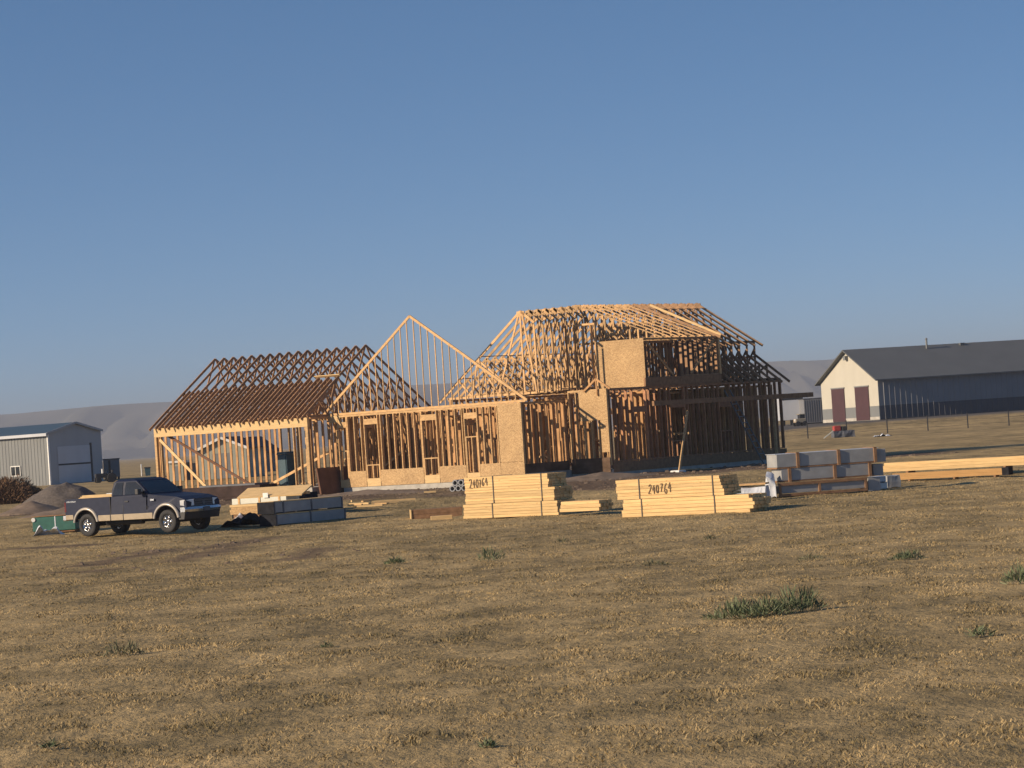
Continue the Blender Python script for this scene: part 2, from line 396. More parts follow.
# ------------------------------------------------------------------ stubble blades
def blades(n, ymin, ymax, hmin, hmax, wid, power):
    u = RNG.random(n)
    y = ymin*(ymax/ymin)**(u**power)
    half = 12 + y*.215
    x = (RNG.random(n)*2-1)*half
    keep = np.ones(n, bool)
    return x, y, keep
def make_grass():
    n = 620000
    x, y, _ = blades(n, 17, 118, 0, 0, 0, .92)
    x = x*np.where(y > 60, .80, .86)
    # clump: pull blades toward random tuft centres
    k = 60000
    cx = (RNG.random(k)*2-1); 
    jit = RNG.normal(0, .05, (n, 2)); x += jit[:, 0]; y += jit[:, 1]
    z = np.empty(n); hh = np.empty(n)
    for i in range(n):
        xi, yi = float(x[i]), float(y[i])
        z[i] = gz(xi, yi)
        pat = noise.noise(Vector((xi*.9, yi*.6, 12)))*.6 + noise.noise(Vector((xi*3.2, yi*2.2, 4)))*.5
        dm = dirt_mask(xi, yi) if yi > 70 else 0
        hh[i] = max(0, .6+.95*pat)*(1-dm)
    h = hh*(.010+.025*RNG.random(n))
    h *= np.where(RNG.random(n) < .02, 1.9, 1)
    ang = RNG.random(n)*2*math.pi
    w = .0035+.004*RNG.random(n)+y*.00009
    lean = RNG.normal(0, .022, (n, 2))+RNG.normal(0, .6, (n, 2))*h[:, None]
    dx, dy = np.cos(ang)*w, np.sin(ang)*w
    v = np.empty((n, 4, 3), np.float32)
    v[:, 0] = np.stack([x-dx, y-dy, z-.01], 1); v[:, 1] = np.stack([x+dx, y+dy, z-.01], 1)
    v[:, 2] = np.stack([x+lean[:, 0]+dx*.35, y+lean[:, 1]+dy*.35, z+h], 1); v[:, 3] = np.stack([x+lean[:, 0]-dx*.35, y+lean[:, 1]-dy*.35, z+h], 1)
    ok = h > .012
    v = v[ok]; n = len(v)
    me = bpy.data.meshes.new('dry_grass'); me.vertices.add(n*4); me.loops.add(n*4); me.polygons.add(n)
    me.vertices.foreach_set('co', v.reshape(-1)); me.loops.foreach_set('vertex_index', np.arange(n*4, dtype=np.int32))
    me.polygons.foreach_set('loop_start', np.arange(0, n*4, 4, dtype=np.int32)); me.polygons.foreach_set('loop_total', np.full(n, 4, np.int32))
    a = me.attributes.new('rnd', 'FLOAT', 'POINT'); a.data.foreach_set('value', np.repeat(RNG.random(n).astype(np.float32), 4))
    me.update(); me.validate()
    m, nt, b = new_mat('dry_stubble')
    at = N(nt, 'ShaderNodeAttribute', attribute_name='rnd')
    f = field_colour(nt, at.outputs['Fac'])
    c = ramp(nt, f, [(.0, (.115, .10, .047)), (.3, (.205, .162, .08)), (.6, (.325, .243, .124)), (1, (.49, .365, .187))])
    nt.links.new(c, b.inputs['Base Color']); b.inputs['Roughness'].default_value = .85; b.inputs['Specular IOR Level'].default_value = .15
    me.materials.append(m)
    tag(link('dry_grass', me), 'short dry straw coloured stubble covering the field', 'grass', kind='stuff')
make_grass()

# ------------------------------------------------------------------ the framed house
house = thing('house_frame', 'unfinished wooden house frame of bare studs and roof trusses in the middle of the field', 'house', HO, -TH)
T = .04
STUD = {}
def stud_mesh(h, along, mat='lumber'):
    k = (round(h, 2), along, mat)
    if k not in STUD:
        b_ = MB()
        if along == 'x': b_.box(-.022, .022, -.07, .07, 0, h)
        else: b_.box(-.07, .07, -.022, .022, 0, h)
        STUD[k] = b_.mesh('stud', M[mat])
    return STUD[k]
def wall(name, along, a0, a1, c, z0, z1, gaps=(), studs=True, step=.406, parent=house, mat='lumber', label=None, dbl=True, extra=None):
    """stud wall along local x or y from a0 to a1 at cross coordinate c"""
    mb = MB()
    def bx(u0, u1, w, za, zb, off=0):
        if along == 'x': mb.box(u0, u1, c-w+off, c+w+off, za, zb)
        else: mb.box(c-w+off, c+w+off, u0, u1, za, zb)
    bx(a0, a1, .07, z0, z0+.045)
    bx(a0, a1, .071, z1-.09, z1)
    pos = []
    u = a0+.022
    while u < a1-.01:
        if not any(g[0] < u < g[1] for g in gaps): pos.append(u)
        u += step
    pos.append(a1-.022)
    for (g0, g1, zs, zh) in gaps:              # opening: sill, header, jack studs and cripples
        pos += [g0-.01, g1+.01]
        bx(g0+.013, g1-.013, .068, zh, min(zh+.26, z1-.092))
        if zs > z0+.1:
            bx(g0+.013, g1-.013, .066, zs-.05, zs)
            k = max(1, int((g1-g0)/.3))
            for i in range(k+1):
                cu = g0+.035+(g1-g0-.07)*i/k
                bx(cu-.02, cu+.02, .064, z0+.047, zs-.052)
    if extra: extra(bx)
    if not studs:
        for u in pos: bx(u-.022, u+.022, .069, z0+.047, z1-.092)
        return mb.build(name, M[mat], parent)
    w_ = mb.build(name, M[mat], parent)
    h = z1-.092-z0-.047
    for u in pos:
        link('stud', stud_mesh(h, along, mat), w_, (u, c, z0+.047) if along == 'x' else (c, u, z0+.047))
    return w_
def sheath(x0, x1, y0, y1, z0, z1, mat='osb', name='sheathing'):
    return MB().box(x0, x1, y0, y1, z0, z1).build(name, M[mat], house)

GX = -10.75
fb = .32                                        # floor level above the foundation bottom
PL = 3.36                                       # wall plate of the front gable room
# foundations
fm = MB(); fm.box(GX-.05, .05, -.05, 12, -.8, fb-.12); fm.build('foundation', M['concrete'], house)
fm = MB(); fm.box(GX-10.75, GX-.66, -1.55, 7.35, -.8, fb-.2); fm.build('foundation', M['concrete'], house)
fm = MB(); fm.box(.06, 2.32, 3.28, 17.3, -.8, fb-.2); fm.build('foundation', M['concrete'], house)

def X(px):
    lo, hi = -16.0, 3.0
    for _ in range(40):
        mid = (lo+hi)/2; w = loc2w(mid, 0, 1.7)-CAM
        if 512+F*w.dot(CX)/w.dot(fwd) < px: lo = mid
        else: hi = mid
    return lo
# front gable wall
gaps = [(X(340.5), X(348.5), 1.72, 2.78), (X(366.5), X(379.5), 1.0, 2.85), (X(424), X(438.5), 1.15, 2.85), (X(466.5), X(479), 2.0, 2.80)]
wall('wall_frame', 'x', GX, 0, 0, fb, PL, gaps)
MB().box(GX-.75, GX-.005, -.07, .07, PL-.32, PL-.002).build('header', M['ply'], house)
for a, b_ in ((349.5, 366), (380.5, 423.5), (439.5, 466)):
    sheath(X(a), X(b_), -.086, -.073, .0, .73)
sheath(X(480), -1.33, -.086, -.073, .0, .73)
for a, b_ in ((340, 349), (366.5, 380), (424, 439), (466.5, 479.5)):
    sheath(X(a), X(b_), -.084, -.0725, .0, .36, 'ply')
sheath(-1.315, .03, -.086, -.073, .75, PL-.03); sheath(-1.315, .03, -.087, -.0735, .0, .735)
MB().box(GX, .0, -.075, .07, fb-.11, fb-.005).build('rim_joist', M['lumber'], house)
# gable end truss standing on that wall
gt = MB()
APX, APZ = -6.15, PL+4.28; LX, RX = -11.8, .35
ny_ = (0, 1, 0)
gt.bar((LX, 0, PL+.075), (APX, 0, APZ), ny_, .05, .115); gt.bar((RX, 0, PL+.075), (APX, 0, APZ), ny_, .05, .115)
gt.bar((LX+.1, .002, PL+.06), (RX-.1, .002, PL+.06), ny_, .045, .10)
gtr = gt.build('gable_truss', M['lumber'], house)
u = LX+.55
while u < RX-.4:
    zt = (PL+.07+(APZ-PL-.075)*(u-LX)/(APX-LX)) if u < APX else (PL+.07+(APZ-PL-.075)*(RX-u)/(RX-APX))
    if zt-PL > .3:
        MB().box(u-.02, u+.02, -.02, .02, PL+.112, zt-.05).build('gable_stud', M['lumber'], gtr)
    u += .406

# garage --------------------------------------------------------------
Gx0, Gx1, Gy0, Gy1 = GX-10.75, GX-.68, -1.5, 7.3
gp = 3.36
hd = MB(); hd.box(Gx0, Gx1, Gy0-.08, Gy0+.08, gp-.42, gp); hd.build('garage_header', M['ply'], house)
for (a, b_) in ((Gx0, Gx0+.14), (Gx1-.16, Gx1)): MB().box(a, b_, Gy0-.075, Gy0+.075, fb-.19, gp-.423).build('garage_post', M['lumber'], house)
for a in (Gx0+.42, Gx1-.55, Gx1-.95): MB().box(a-.022, a+.022, Gy0-.07, Gy0+.07, fb-.19, gp-.424).build('jack_stud', M['lumber'], house)
wall('wall_frame', 'x', Gx0, Gx1, Gy1, fb-.15, gp, [(Gx0+3.9, Gx0+4.7, 1.3, 2.7), (Gx0+6.6, Gx0+7.8, 1.5, 2.6)], step=.58)
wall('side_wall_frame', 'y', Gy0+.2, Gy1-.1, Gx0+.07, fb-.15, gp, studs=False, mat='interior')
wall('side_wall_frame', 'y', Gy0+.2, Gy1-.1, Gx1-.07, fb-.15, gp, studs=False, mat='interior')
sheath(Gx1-.35, Gx1-.335, 2.0, 6.4, .4, 2.3, 'brownply', 'partition_or_shade_sheet')

def truss_mesh(name, hl, hr, rise, heel, over, webs, ax, mat, top=.115, bot=.095, rise_r=None):
    """planar truss, spans along ax, centred at 0, bearing at z=0"""
    mb = MB()
    def q(u, z, o=0): return (u, o, z) if ax == 'x' else (o, u, z)
    n = (0, 1, 0) if ax == 'x' else (1, 0, 0)
    sl = (rise-heel)/hl; srr = (rise-heel)/hr
    mb.bar(q(-hl-over, heel-sl*over), q(0, rise), n, T, top)
    mb.bar(q(hr+over, heel-srr*over), q(0, rise), n, T, top)
    mb.bar(q(-hl, .05, .002), q(hr, .05, .002), n, T, bot)
    def topz(u): return rise+sl*u if u < 0 else rise-srr*u
    for (u0, w0, u1, w1) in webs:               # w: 0 bottom chord, 1 top chord
        z0 = topz(u0)-.03 if w0 else .07; z1 = topz(u1)-.03 if w1 else .07
        mb.bar(q(u0, z0, .004), q(u1, z1, .004), n, T-.004, .085)
    return mb.mesh(name, M[mat])
hs = (Gy1-Gy0)/2
webs = [(-.02, 0, -.02, 1)] if False else []
webs += [(-hs*.36, 0, -.06, 1), (hs*.36, 0, .06, 1), (-hs*.36, 0, -hs*.52, 1), (hs*.36, 0, hs*.52, 1), (-hs*.68, 0, -hs*.52, 1), (hs*.68, 0, hs*.52, 1), (-hs*.68, 0, -hs*.80, 1), (hs*.68, 0, hs*.80, 1)]
tm = truss_mesh('roof_truss', hs, hs, 3.26, .22, .42, webs, 'y', 'trussshade')
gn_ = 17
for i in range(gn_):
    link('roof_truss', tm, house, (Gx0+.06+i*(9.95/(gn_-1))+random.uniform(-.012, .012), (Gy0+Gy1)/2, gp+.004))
# rear roof sheathing, lower half of the slope, and a board laid on the front slope
slp = (3.26-.22)/hs; yc = (Gy0+Gy1)/2
for i in range(gn_-1):
    x = Gx0+.06+(i+.5)*(9.95/(gn_-1))
    jr = MB(); y0_, y1_ = yc-hs-.3, yc-hs*.5
    zf = lambda y: gp+3.26+slp*(y-yc)
    jr.bar((x, y0_, zf(y0_)-.02), (x, y1_, zf(y1_)-.02), (1, 0, 0), .04, .14); jr.bar((x, y1_-.05, zf(y1_)-.08), (x, y1_-.05, gp+.05), (1, 0, 0), .038, .085)
    jr.bar((x+.15, y0_+.5, zf(y0_+.5)-.32), (x+.15, y1_, zf(y1_)-.32), (1, 0, 0), .04, .14)
    jr.build('jack_rafter', M['trussshade'], house)
yb_ = yc-hs*.48
MB().bar((Gx1-1.5, yb_, gp+3.26-slp*hs*.48+.10), (Gx1+.1, yb_, gp+3.26-slp*hs*.48+.10), (0, slp, 1), .04, .14).build('purlin', M['ply'], house)
pb = MB()
for t in (.25, .62, .86):
    for sg in (-1, 1):
        yy = yc+sg*hs*t
        pb.bar((Gx0+.05, yy, gp+.12), (Gx1-.05, yy, gp+.12), (0, 0, 1), .04, .085)
pb.build('truss_brace', M['interior'], house)
# long temporary braces in the garage opening
MB().bar((Gx0+.45, Gy0-.14, gp-.55), (Gx0+5.1, Gy0-1.3, -.05), (0, 1, 0), .045, .14).build('temporary_brace', M['ply'], house)
MB().bar((Gx0+.6, Gy0+.2, gp-.35), (Gx0+6.1, Gy0+1.0, -.05), (0, 1, 0), .045, .12).build('temporary_brace', M['brownply'], house)
MB().bar((Gx0+4.7, Gy0+2.9, fb), (Gx0+8.8, Gy0+2.9, 1.75), (0, 1, 0), .045, .12).build('temporary_brace', M['truss'], house)

# link wall between garage and gable room, seen in shade
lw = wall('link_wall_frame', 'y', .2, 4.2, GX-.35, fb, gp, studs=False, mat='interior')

# main block ------------------------------------------------------------
Xr, Xl, Y0, Y1 = 2.3, -7.0, 3.3, 17.3
Xc = (Xr+Xl)/2; MP = 3.74
# front wall, right bay
wall('wall_frame', 'x', .12, Xr, Y0, fb, MP, studs=False)
sheath(.75, Xr+.02, Y0-.086, Y0-.073, 2.35, MP-.02); sheath(Xr-.42, Xr+.02, Y0-.087, Y0-.074, .9, 2.34)
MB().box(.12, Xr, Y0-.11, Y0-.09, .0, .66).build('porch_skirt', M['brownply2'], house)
# gable-room right wall
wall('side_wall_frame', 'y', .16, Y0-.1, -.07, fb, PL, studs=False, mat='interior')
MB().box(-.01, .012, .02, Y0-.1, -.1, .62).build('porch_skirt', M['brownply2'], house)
# long right wall
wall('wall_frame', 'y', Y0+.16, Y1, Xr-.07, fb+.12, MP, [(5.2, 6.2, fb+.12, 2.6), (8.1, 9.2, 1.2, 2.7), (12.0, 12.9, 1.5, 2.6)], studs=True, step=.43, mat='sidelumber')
MB().box(Xr-.06, Xr+.04, Y0+.1, Y1+.05, -.02, fb+.10).build('rim_joist', M['batten'], house)
MB().box(Xr-.05, Xr+.045, 6.2, 12.25, MP+.005, MP+.40).build('floor_beam', M['batten'], house)
# interior partitions
def part(along, a0, a1, c, z1=3.05, gaps=()):
    wall('partition_frame', along, a0, a1, c, fb, z1, gaps, studs=False, mat='interior', step=.42)
part('x', GX+.2, -.2, 3.4, PL); part('x', GX+.2, -3.2, 6.3); part('x', GX+.2, Xl, 9.2); part('x', GX+.1, Xl-.1, 11.9, PL)
part('y', .2, 11.8, GX+.09, PL, [(.9, 2, 1.2, 2.7)]); part('y', 3.6, 9.0, -8.4); part('y', .3, 6.2, -4.6, 3.0, [(1.2, 2.2, fb, 2.5)])
part('y', Y0+.2, Y1-.1, Xl, MP); part('x', -3, Xr-.3, 15.2, MP-.2); part('x', -.5, Xr-.3, 14.0, MP-.2); part('x', -2, Xr-.3, 16.2, MP-.2); part('y', 11, Y1-.3, 1.9, MP-.2); part('y', 4, 10.5, 1.75, MP-.3); part('x', -.6, Xr-.3, 8.2, MP-.2); part('x', -.6, Xr-.3, 11.2, MP-.2); part('y', Y0+3, Y1-.3, 1.4, MP-.2)
part('x', Xl+.2, Xr-.3, Y1-.08, MP, [(-4, -2, 1.2, 2.8)]); part('x', -4.4, Xr-.3, 6.6, MP-.2, [(-.5, .6, fb, 2.6)]); part('x', Xl+.1, Xr-.3, 9.7, MP-.2, [(-3.5, -2, fb, 2.6)])
part('x', -3, Xr-.3, 12.8, MP-.2); part('y', 3.6, 15.4, -1.4, MP-.2, [(7.2, 8.2, fb, 2.6)]); part('y', 6.8, 12.6, .6, MP-.2)
for i in range(34):                              # loose braces left leaning and nailed across inside
    bl = MB()
    x = random.uniform(GX+.5, 1.8); y = random.uniform(1.0, 14) if x > Xl else random.uniform(1, 10)
    z = random.uniform(.7, 2.7); l = random.uniform(.7, 2.2)
    if random.random() < .5: bl.bar((x, y, z), (x+l*.8, y+random.uniform(-.2, .2), z+random.choice((-1, 0, 1))*l*.5), (0, 1, 0), .04, .1)
    else: bl.bar((x, y, z), (x, y+l, z+random.choice((-1, 0, 1))*l*.4), (1, 0, 0), .04, .1)
    bl.build('loose_brace', M['truss'], house)
for (x, y, z, a, l) in ((-7.2, 4.8, .4, 1, 2.4), (-3.2, 2.2, .4, -1, 2.2)):
    MB().bar((x, y, z), (x+a*l*.6, y, z+l), (0, 1, 0), .04, .12).build('diagonal_brace', M['truss'], house)
MB().box(.3, 1.6, 7.8, 7.83, fb, 2.2).build('plywood_panel', M['ply'], house)
MB().box(-1.2, .4, 11.2, 11.23, fb, 1.7).build('plywood_panel', M['ply'], house)
MB().box(-3.6, -2.8, 9.0, 9.03, fb, 2.4).build('plywood_panel', M['osb'], house)

# front group of main trusses (they span along x and step back along y)
hw = (Xr-Xl)/2
wm = [(-.03, 0, -.03, 1), (-hw*.34, 0, -hw*.58, 1), (hw*.34, 0, hw*.58, 1), (-.1, 1, -hw*.34, 0), (.1, 1, hw*.34, 0), (-hw*.68, 0, -hw*.58, 1), (hw*.68, 0, hw*.58, 1), (-hw*.68, 0, -hw*.84, 1), (hw*.68, 0, hw*.84, 1), (-hw*.58, 1, -hw*.1, 0), (hw*.58, 1, hw*.1, 0)]
tA = truss_mesh('roof_truss', hw, hw, 3.80, .28, .48, wm, 'x', 'truss')
uE = .75
wf_ = [(-hw-.48, .28-.757*.48, 0, 3.80, .115), (-hw, .05, uE, .05, .095), (0, 3.80, uE, 3.80-.757*uE, .115), (uE-.02, .05, uE-.02, 3.72-.757*uE), (-.03, .07, -.03, 3.7), (-hw*.34, .07, -hw*.58, 3.8-.757*hw*.58), (-.1, 3.7, -hw*.34, .07),
       (-hw*.68, .07, -hw*.58, 3.8-.757*hw*.58), (-hw*.68, .07, -hw*.84, 3.8-.757*hw*.84), (-hw*.58, 3.8-.757*hw*.58, -hw*.1, .07), (.1, 3.6, uE-.1, .1), (-.22, 3.68, .22, 3.68, .24)]
def ms(name, segs, mat='truss', ax='x', y=0):
    mb = MB()
    for i_, s_ in enumerate(segs):
        (u0, z0, u1, z1) = s_[:4]; w = s_[4] if len(s_) > 4 else .09
        o_ = .0025*(i_ % 3)
        mb.bar((u0, o_, z0), (u1, o_, z1), (0, 1, 0), T, w)
    return mb.mesh(name, M[mat])
tA = ms('roof_truss', wf_)
for i in range(7):
    link('roof_truss', tA, house, (Xc+random.uniform(-.02, .02), Y0+.05+i*.61, MP+.003+.03*i))
# second group, under the dormer: right half replaced by the dormer rafters and knee wall
RZ = 7.78-MP
sl2 = (RZ-.28)/hw
def tz(u): return RZ+sl2*u
base = [(-hw-.48, .28-sl2*.48, 0, RZ, .115), (-hw, .05, hw, .05, .095), (-hw*.34, .07, -hw*.58, tz(-hw*.58)), (-.1, RZ-.1, -hw*.34, .07), (-hw*.68, .07, -hw*.58, tz(-hw*.58)),
        (-hw*.68, .07, -hw*.84, tz(-hw*.84)), (-.03, .07, -.03, RZ-.05), (-hw*.58, tz(-hw*.58), -hw*.1, .07)]
pk = [(-.24, RZ-.12, .24, RZ-.12, .26)]
uD = (RZ-2.2)/sl2
dorm = base+pk+[(0, RZ, hw+.18, 2.2, .05), (.45, 2.2, .45, RZ-.3), (1.0, 2.2, 1.0, RZ-.5), (1.6, 2.2, 1.6, RZ-.75), (.45, RZ-.35, 1.0, 2.25), (1.6, RZ-.8, 1.0, 2.25), (1.6, 2.9, 2.3, 2.25), (3.0, 2.2, 3.0, 2.7), (.1, RZ-.1, uD*.55, 2.25), (uD*.55, 2.25, uD*.55, tz(-uD*.55)), (uD*.55, 2.25, uD*.9, 2.6), (-.05, 2.2, hw, 2.2, .09), (uD, .07, uD, 2.2)]
rake = base+pk+[(0, RZ, hw+.25, 2.14, .115), (uD, .07, uD, 2.9), (.1, RZ-.1, uD, 2.2), (-.05, 2.2, hw, 2.2, .09)]
rear = base+pk+[(0, RZ, 3.75, 1.72, .115), (hw*.34, .07, hw*.34, 2.9), (3.25, .07, 3.25, 1.95), (3.1, 1.42, hw+.52, -.12, .115), (hw*.34, .07, .1, RZ-.2), (hw*.34, 2.6, 3.25, .1), (3.9, .07, 3.9, .75), (.8, .07, .8, RZ-.6), (2.3, .07, 2.3, 2.3), (2.3, .1, 3.25, 1.6), (3.9, .75, 2.8, .07), (.8, 2.8, 2.3, .1), (0, 1.95, 3.3, 1.95), (.1, 1.2, 3.3, 1.2)]
mD = ms('roof_truss', dorm); mK = ms('roof_truss', rake, 'trussshade'); mRr = ms('roof_truss', rear, 'trussshade')
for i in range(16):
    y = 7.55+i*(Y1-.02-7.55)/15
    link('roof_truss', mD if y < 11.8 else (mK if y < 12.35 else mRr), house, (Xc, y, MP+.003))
MB().box(Xc+.3, Xr-.15, 6.3, Y1-.2, MP+.10, MP+.122).build('skylight_block_deck', M['brownply'], house)  # deck added to block skylight and darken the rooms below
# ridge boards and lateral braces
lb = MB()
for (u, z) in ((-2.5, 1.9), (-3.7, .95), (0.06, .14), (2.0, .14), (-2.0, .14)):
    lb.bar((Xc+u, Y0, MP+z), (Xc+u, Y1-.1 if u < 1 else 7.2, MP+z), (0, 0, 1), .04, .085)
lb.build('lateral_brace', M['truss'], house)
# dormer
sheath(-.38, Xr+.03, 6.25, 6.263, MP-.04, MP+2.2)
wall('dormer_wall_frame', 'x', -.35, Xr-.16, 6.36, MP+.41, MP+2.2, studs=False)
wall('dormer_wall_frame', 'x', Xc+.15, -.42, 6.36, MP+.02, MP+3.1, studs=False, mat='truss', step=.5)
wall('dormer_wall_frame', 'y', 9.2, 12.15, Xr-.05, MP+.41, MP+2.2, studs=False, step=.4, mat='trussshade')
pb = MB(); pb.bar((Xr-.05, 12.22, MP+.42), (Xr-.05, 12.22, MP+2.2), (0, 1, 0), .12, .2); pb.build('corner_post', M['lumber'], house)
MB().bar((Xr-.05, 6.3, MP+2.16), (Xr-.05, 9.2, MP+2.16), (0, 0, 1), .09, .14).build('top_plate', M['interior'], house)
MB().bar((Xr+.03, 9.8, MP+.5), (Xr+.03, 11.9, MP+2.05), (1, 0, 0), .04, .09).build('diagonal_brace', M['truss'], house)
MB().bar((Xr-.02, 8.5, MP+.45), (Xr-.02, 6.5, MP+2.05), (1, 0, 0), .04, .11).build('diagonal_brace', M['interior'], house)
sheath(Xc+uD+.40, Xc+uD+.412, 11.6, 14.2, MP+.44, MP+2.10, 'brownply', 'partition_or_shade_sheet')  # dark sheet added behind the dormer studs to stand in for shade
wall('knee_wall_frame', 'y', 6.5, 11.3, Xc+uD+.3, MP+.42, MP+2.14, studs=False, step=.27, mat='trussshade')
MB().bar((Xc+.9, 12.18, MP+3.95), (Xr+.22, 12.18, MP+2.24), (0, 1, 0), .05, .11).build('rake_board', M['ply'], house)
MB().bar((Xc+2.9, 12.14, MP+2.18), (Xr+.1, 12.14, MP+2.18), (0, 1, 0), .05, .10).build('rake_board', M['ply'], house)
# small entry truss leaning on the front wall
sm = MB(); yq = Y0-.16
sm.bar((1.1, yq, MP-.08), (1.85, yq, MP+.45), (0, 1, 0), .05, .09); sm.bar((2.6, yq, MP-.02), (1.85, yq, MP+.45), (0, 1, 0), .05, .09); sm.bar((1.85, yq, MP+.4), (1.85, yq, MP-.3), (0, 1, 0), .045, .06)
sm.build('entry_truss', M['interior'], house)
# side porch beam on posts
pbx = Xr+1.55
MB().box(pbx-.06, pbx+.06, 4.6, 17.6, 2.82, 3.04).build('porch_beam', M['batten'], house)
for yy in (14.2,): MB().box(pbx-.05, pbx+.05, yy-.06, yy+.06, -.3, 2.815).build('porch_post', M['lumber'], house)
MB().bar((pbx, 7.2, 2.5), (pbx+.45, 5.6, -.25), (1, 0, 0), .05, .12).build('temporary_brace', M['lumber'], house)
MB().box(pbx+.25, pbx+.75, 5.2, 5.75, -.45, -.12).build('footing_block', M['white'], house, bevel=.03)
MB().bar((pbx-.3, 6.2, -.1), (pbx+.2, 10.2, -.25), (0, 0, 1), .05, .14).build('loose_plank', M['truss'], house)

# ladder leaning on the right wall
lp = loc2w(Xr+1.35, 13.6); lp.z = gz(lp.x, lp.y)
ld = thing('extension_ladder', 'grey metal ladder leaning on the shaded right wall of the house frame', 'ladder', lp, -TH)
for dy in (-.22, .22): MB().bar((0, dy, 0), (-1.15, dy-1.2, 3.6), (0, 1, 0), .03, .06).build('rail', M['wains'], ld)
for i in range(11):
    t = (i+.7)/12
    MB().cyl((-1.15*t, -.22-1.2*t, 3.6*t), (-1.15*t, .22-1.2*t, 3.6*t), .022, 6).build('rung', M['steel'], ld)

# ------------------------------------------------------------------ lumber bundles
def strokes(o_parent, text, x, z, h, y, name='painted_number'):
    D_ = {'2': [[(0, .8), (.12, .98), (.4, 1), (.5, .75), (.35, .45), (0, .02), (.3, .06), (.55, 0)]],
          '4': [[(.35, 1), (0, .4), (.6, .45)], [(.42, .8), (.4, 0)]],
          '0': [[(.3, 1), (.05, .8), (0, .4), (.15, .03), (.4, .05), (.52, .5), (.45, .9), (.3, 1)]],
          '7': [[(0, .95), (.5, 1), (.3, .5), (.2, 0)], [(.1, .5), (.45, .52)]],
          '6': [[(.45, 1), (.15, .7), (0, .3), (.2, 0), (.45, .1), (.45, .4), (.1, .4)]]}
    mb = MB(); cx = x
    for ch in text:
        tilt = random.uniform(-.035, .035); hs_ = h; h = hs_*random.uniform(.82, 1.12); sk = random.uniform(-.02, .16)
        for st in D_[ch]:
            for (a, b_) in zip(st, st[1:]):
                mb.bar((cx+a[0]*h*.62+a[1]*h*sk, y, z+a[1]*h+tilt), (cx+b_[0]*h*.62+b_[1]*h*sk, y, z+b_[1]*h+tilt), (0, 1, 0), .006, .024)
        cx += hs_*random.uniform(.44, .54); h = hs_
    return mb.build(name, M['ink'], o_parent)
def bundle(label, loc, ang, length, rows, rh, depth, ragged=.03, straps=(.25, .8), group='bundles of fresh lumber', steps=None, mat='stack', name='lumber_bundle'):
    t = thing(name, label, 'lumber stack', loc, ang, group)
    nb = 6; bw = depth/nb
    for r in range(rows):
        mb = MB()
        for k in range(nb):
            a = random.uniform(-ragged, ragged); b_ = random.uniform(-ragged, ragged)
            cut = steps(r) if steps else (0, 0)
            mb.box(a+cut[0], length+b_+cut[1], k*bw+.002+random.uniform(0, .008), (k+1)*bw-.004, r*rh+.002+random.uniform(0, .004), (r+1)*rh-.003)
        mb.build('board_layer', M[mat], t)
    H = rows*rh
    for s_ in straps:
        x = s_*length; w = .018
        mb = MB()
        mb.box(x-w, x+w, -.012, -.002, -.0, H+.008); mb.box(x-w, x+w, depth+.002, depth+.012, 0, H+.008); mb.box(x-w, x+w, -.012, depth+.012, H+.009, H+.016)
        mb.build('strap', M['strap'], t)
    return t
A = -TH
p = G(464, 519)
def at(o, ang, x, y, z=0):
    return Vector((o.x+x*math.cos(ang)-y*math.sin(ang), o.y+x*math.sin(ang)+y*math.cos(ang), o.z+z))
bundle('long pale lumber bundle at the foot of the tall left stack, below the painted number', p, A, 3.95, 5, .094, 1.0, straps=(.315, .835))
b2 = bundle('tall pale lumber bundle with the painted number at its upper left corner', at(p, A, .08, .04, .475), A, 3.75, 10, .089, .98, straps=(.325, .865), steps=lambda r: (0, 0) if r < 5 else (.02, -.22))
strokes(b2, '240764', .22, .56, .27, -.012)
p3 = G(561, 516)
bundle('short lumber bundle poking out at the right foot of the tall stack', p3+Vector((0, 0, .12)), A, 1.55, 3, .11, .7, straps=(), ragged=.05)
q = G(622, 517.5)
bundle('long low lumber bundle at the bottom of the right stack, with a rounded right end', q, A, 4.75, 5, .105, .9, straps=(.16, .72), steps=lambda r: (0.02*r, [-.12, 0, .06, .04, -.1][r]))
b5 = bundle('upper lumber bundle of the right stack with a number painted along its middle', at(q, A, -.18, .03, .53), A, 3.95, 6, .098, .9, straps=(.22, .90), steps=lambda r: (-.01*r+.04, -.03*r))
strokes(b5, '240764', 1.2, .16, .29, -.012)
p4 = at(q, A, 2.55, 2.5); p4.z = gz(p4.x, p4.y)
# pale wrapped bundle behind the right stack
wb = thing('wrapped_bundle', 'bundle in torn white plastic with bare boards on top, behind the right lumber stack', 'wrapped bundle', P(731, 497, 98)*1, -TH*.35)
wb.location.z = gz(wb.location.x, wb.location.y)
def lumpy(x0, x1, y0, y1, z0, z1, n=8, amp=.04, seed=0):
    mb = MB(); vs = []; fs = []
    nu, nv = n, max(3, n//2)
    prof = [(y0, z0), (y0-.01, (z0+z1)/2), (y0+.03, z1-.02), ((y0+y1)/2, z1), (y1-.03, z1-.02), (y1, (z0+z1)/2), (y1, z0)]
    for i in range(nu+1):
        x = x0+(x1-x0)*i/nu
        for k, (y, z) in enumerate(prof):
            d = noise.noise_vector(Vector((x*3+seed, y*3, z*3)))*amp
            vs.append((x+d.x, y+d.y, max(0.005, z+d.z)))
    k = len(prof)
    fs = [(i*k+j, i*k+j+1, (i+1)*k+j+1, (i+1)*k+j) for i in range(nu) for j in range(k-1)]
    fs += [tuple(range(k)), tuple(range(nu*k+k-1, nu*k-1, -1))]
    mb.add(vs, fs); return mb
lumpy(0, 1.15, 0, .8, 0, .5, 10, .05, 2).build('plastic_wrap', M['plastic'], wb)
MB().box(-.85, 1.15, .05, .85, .545, .60).build('board_layer', M['lumber'], wb)
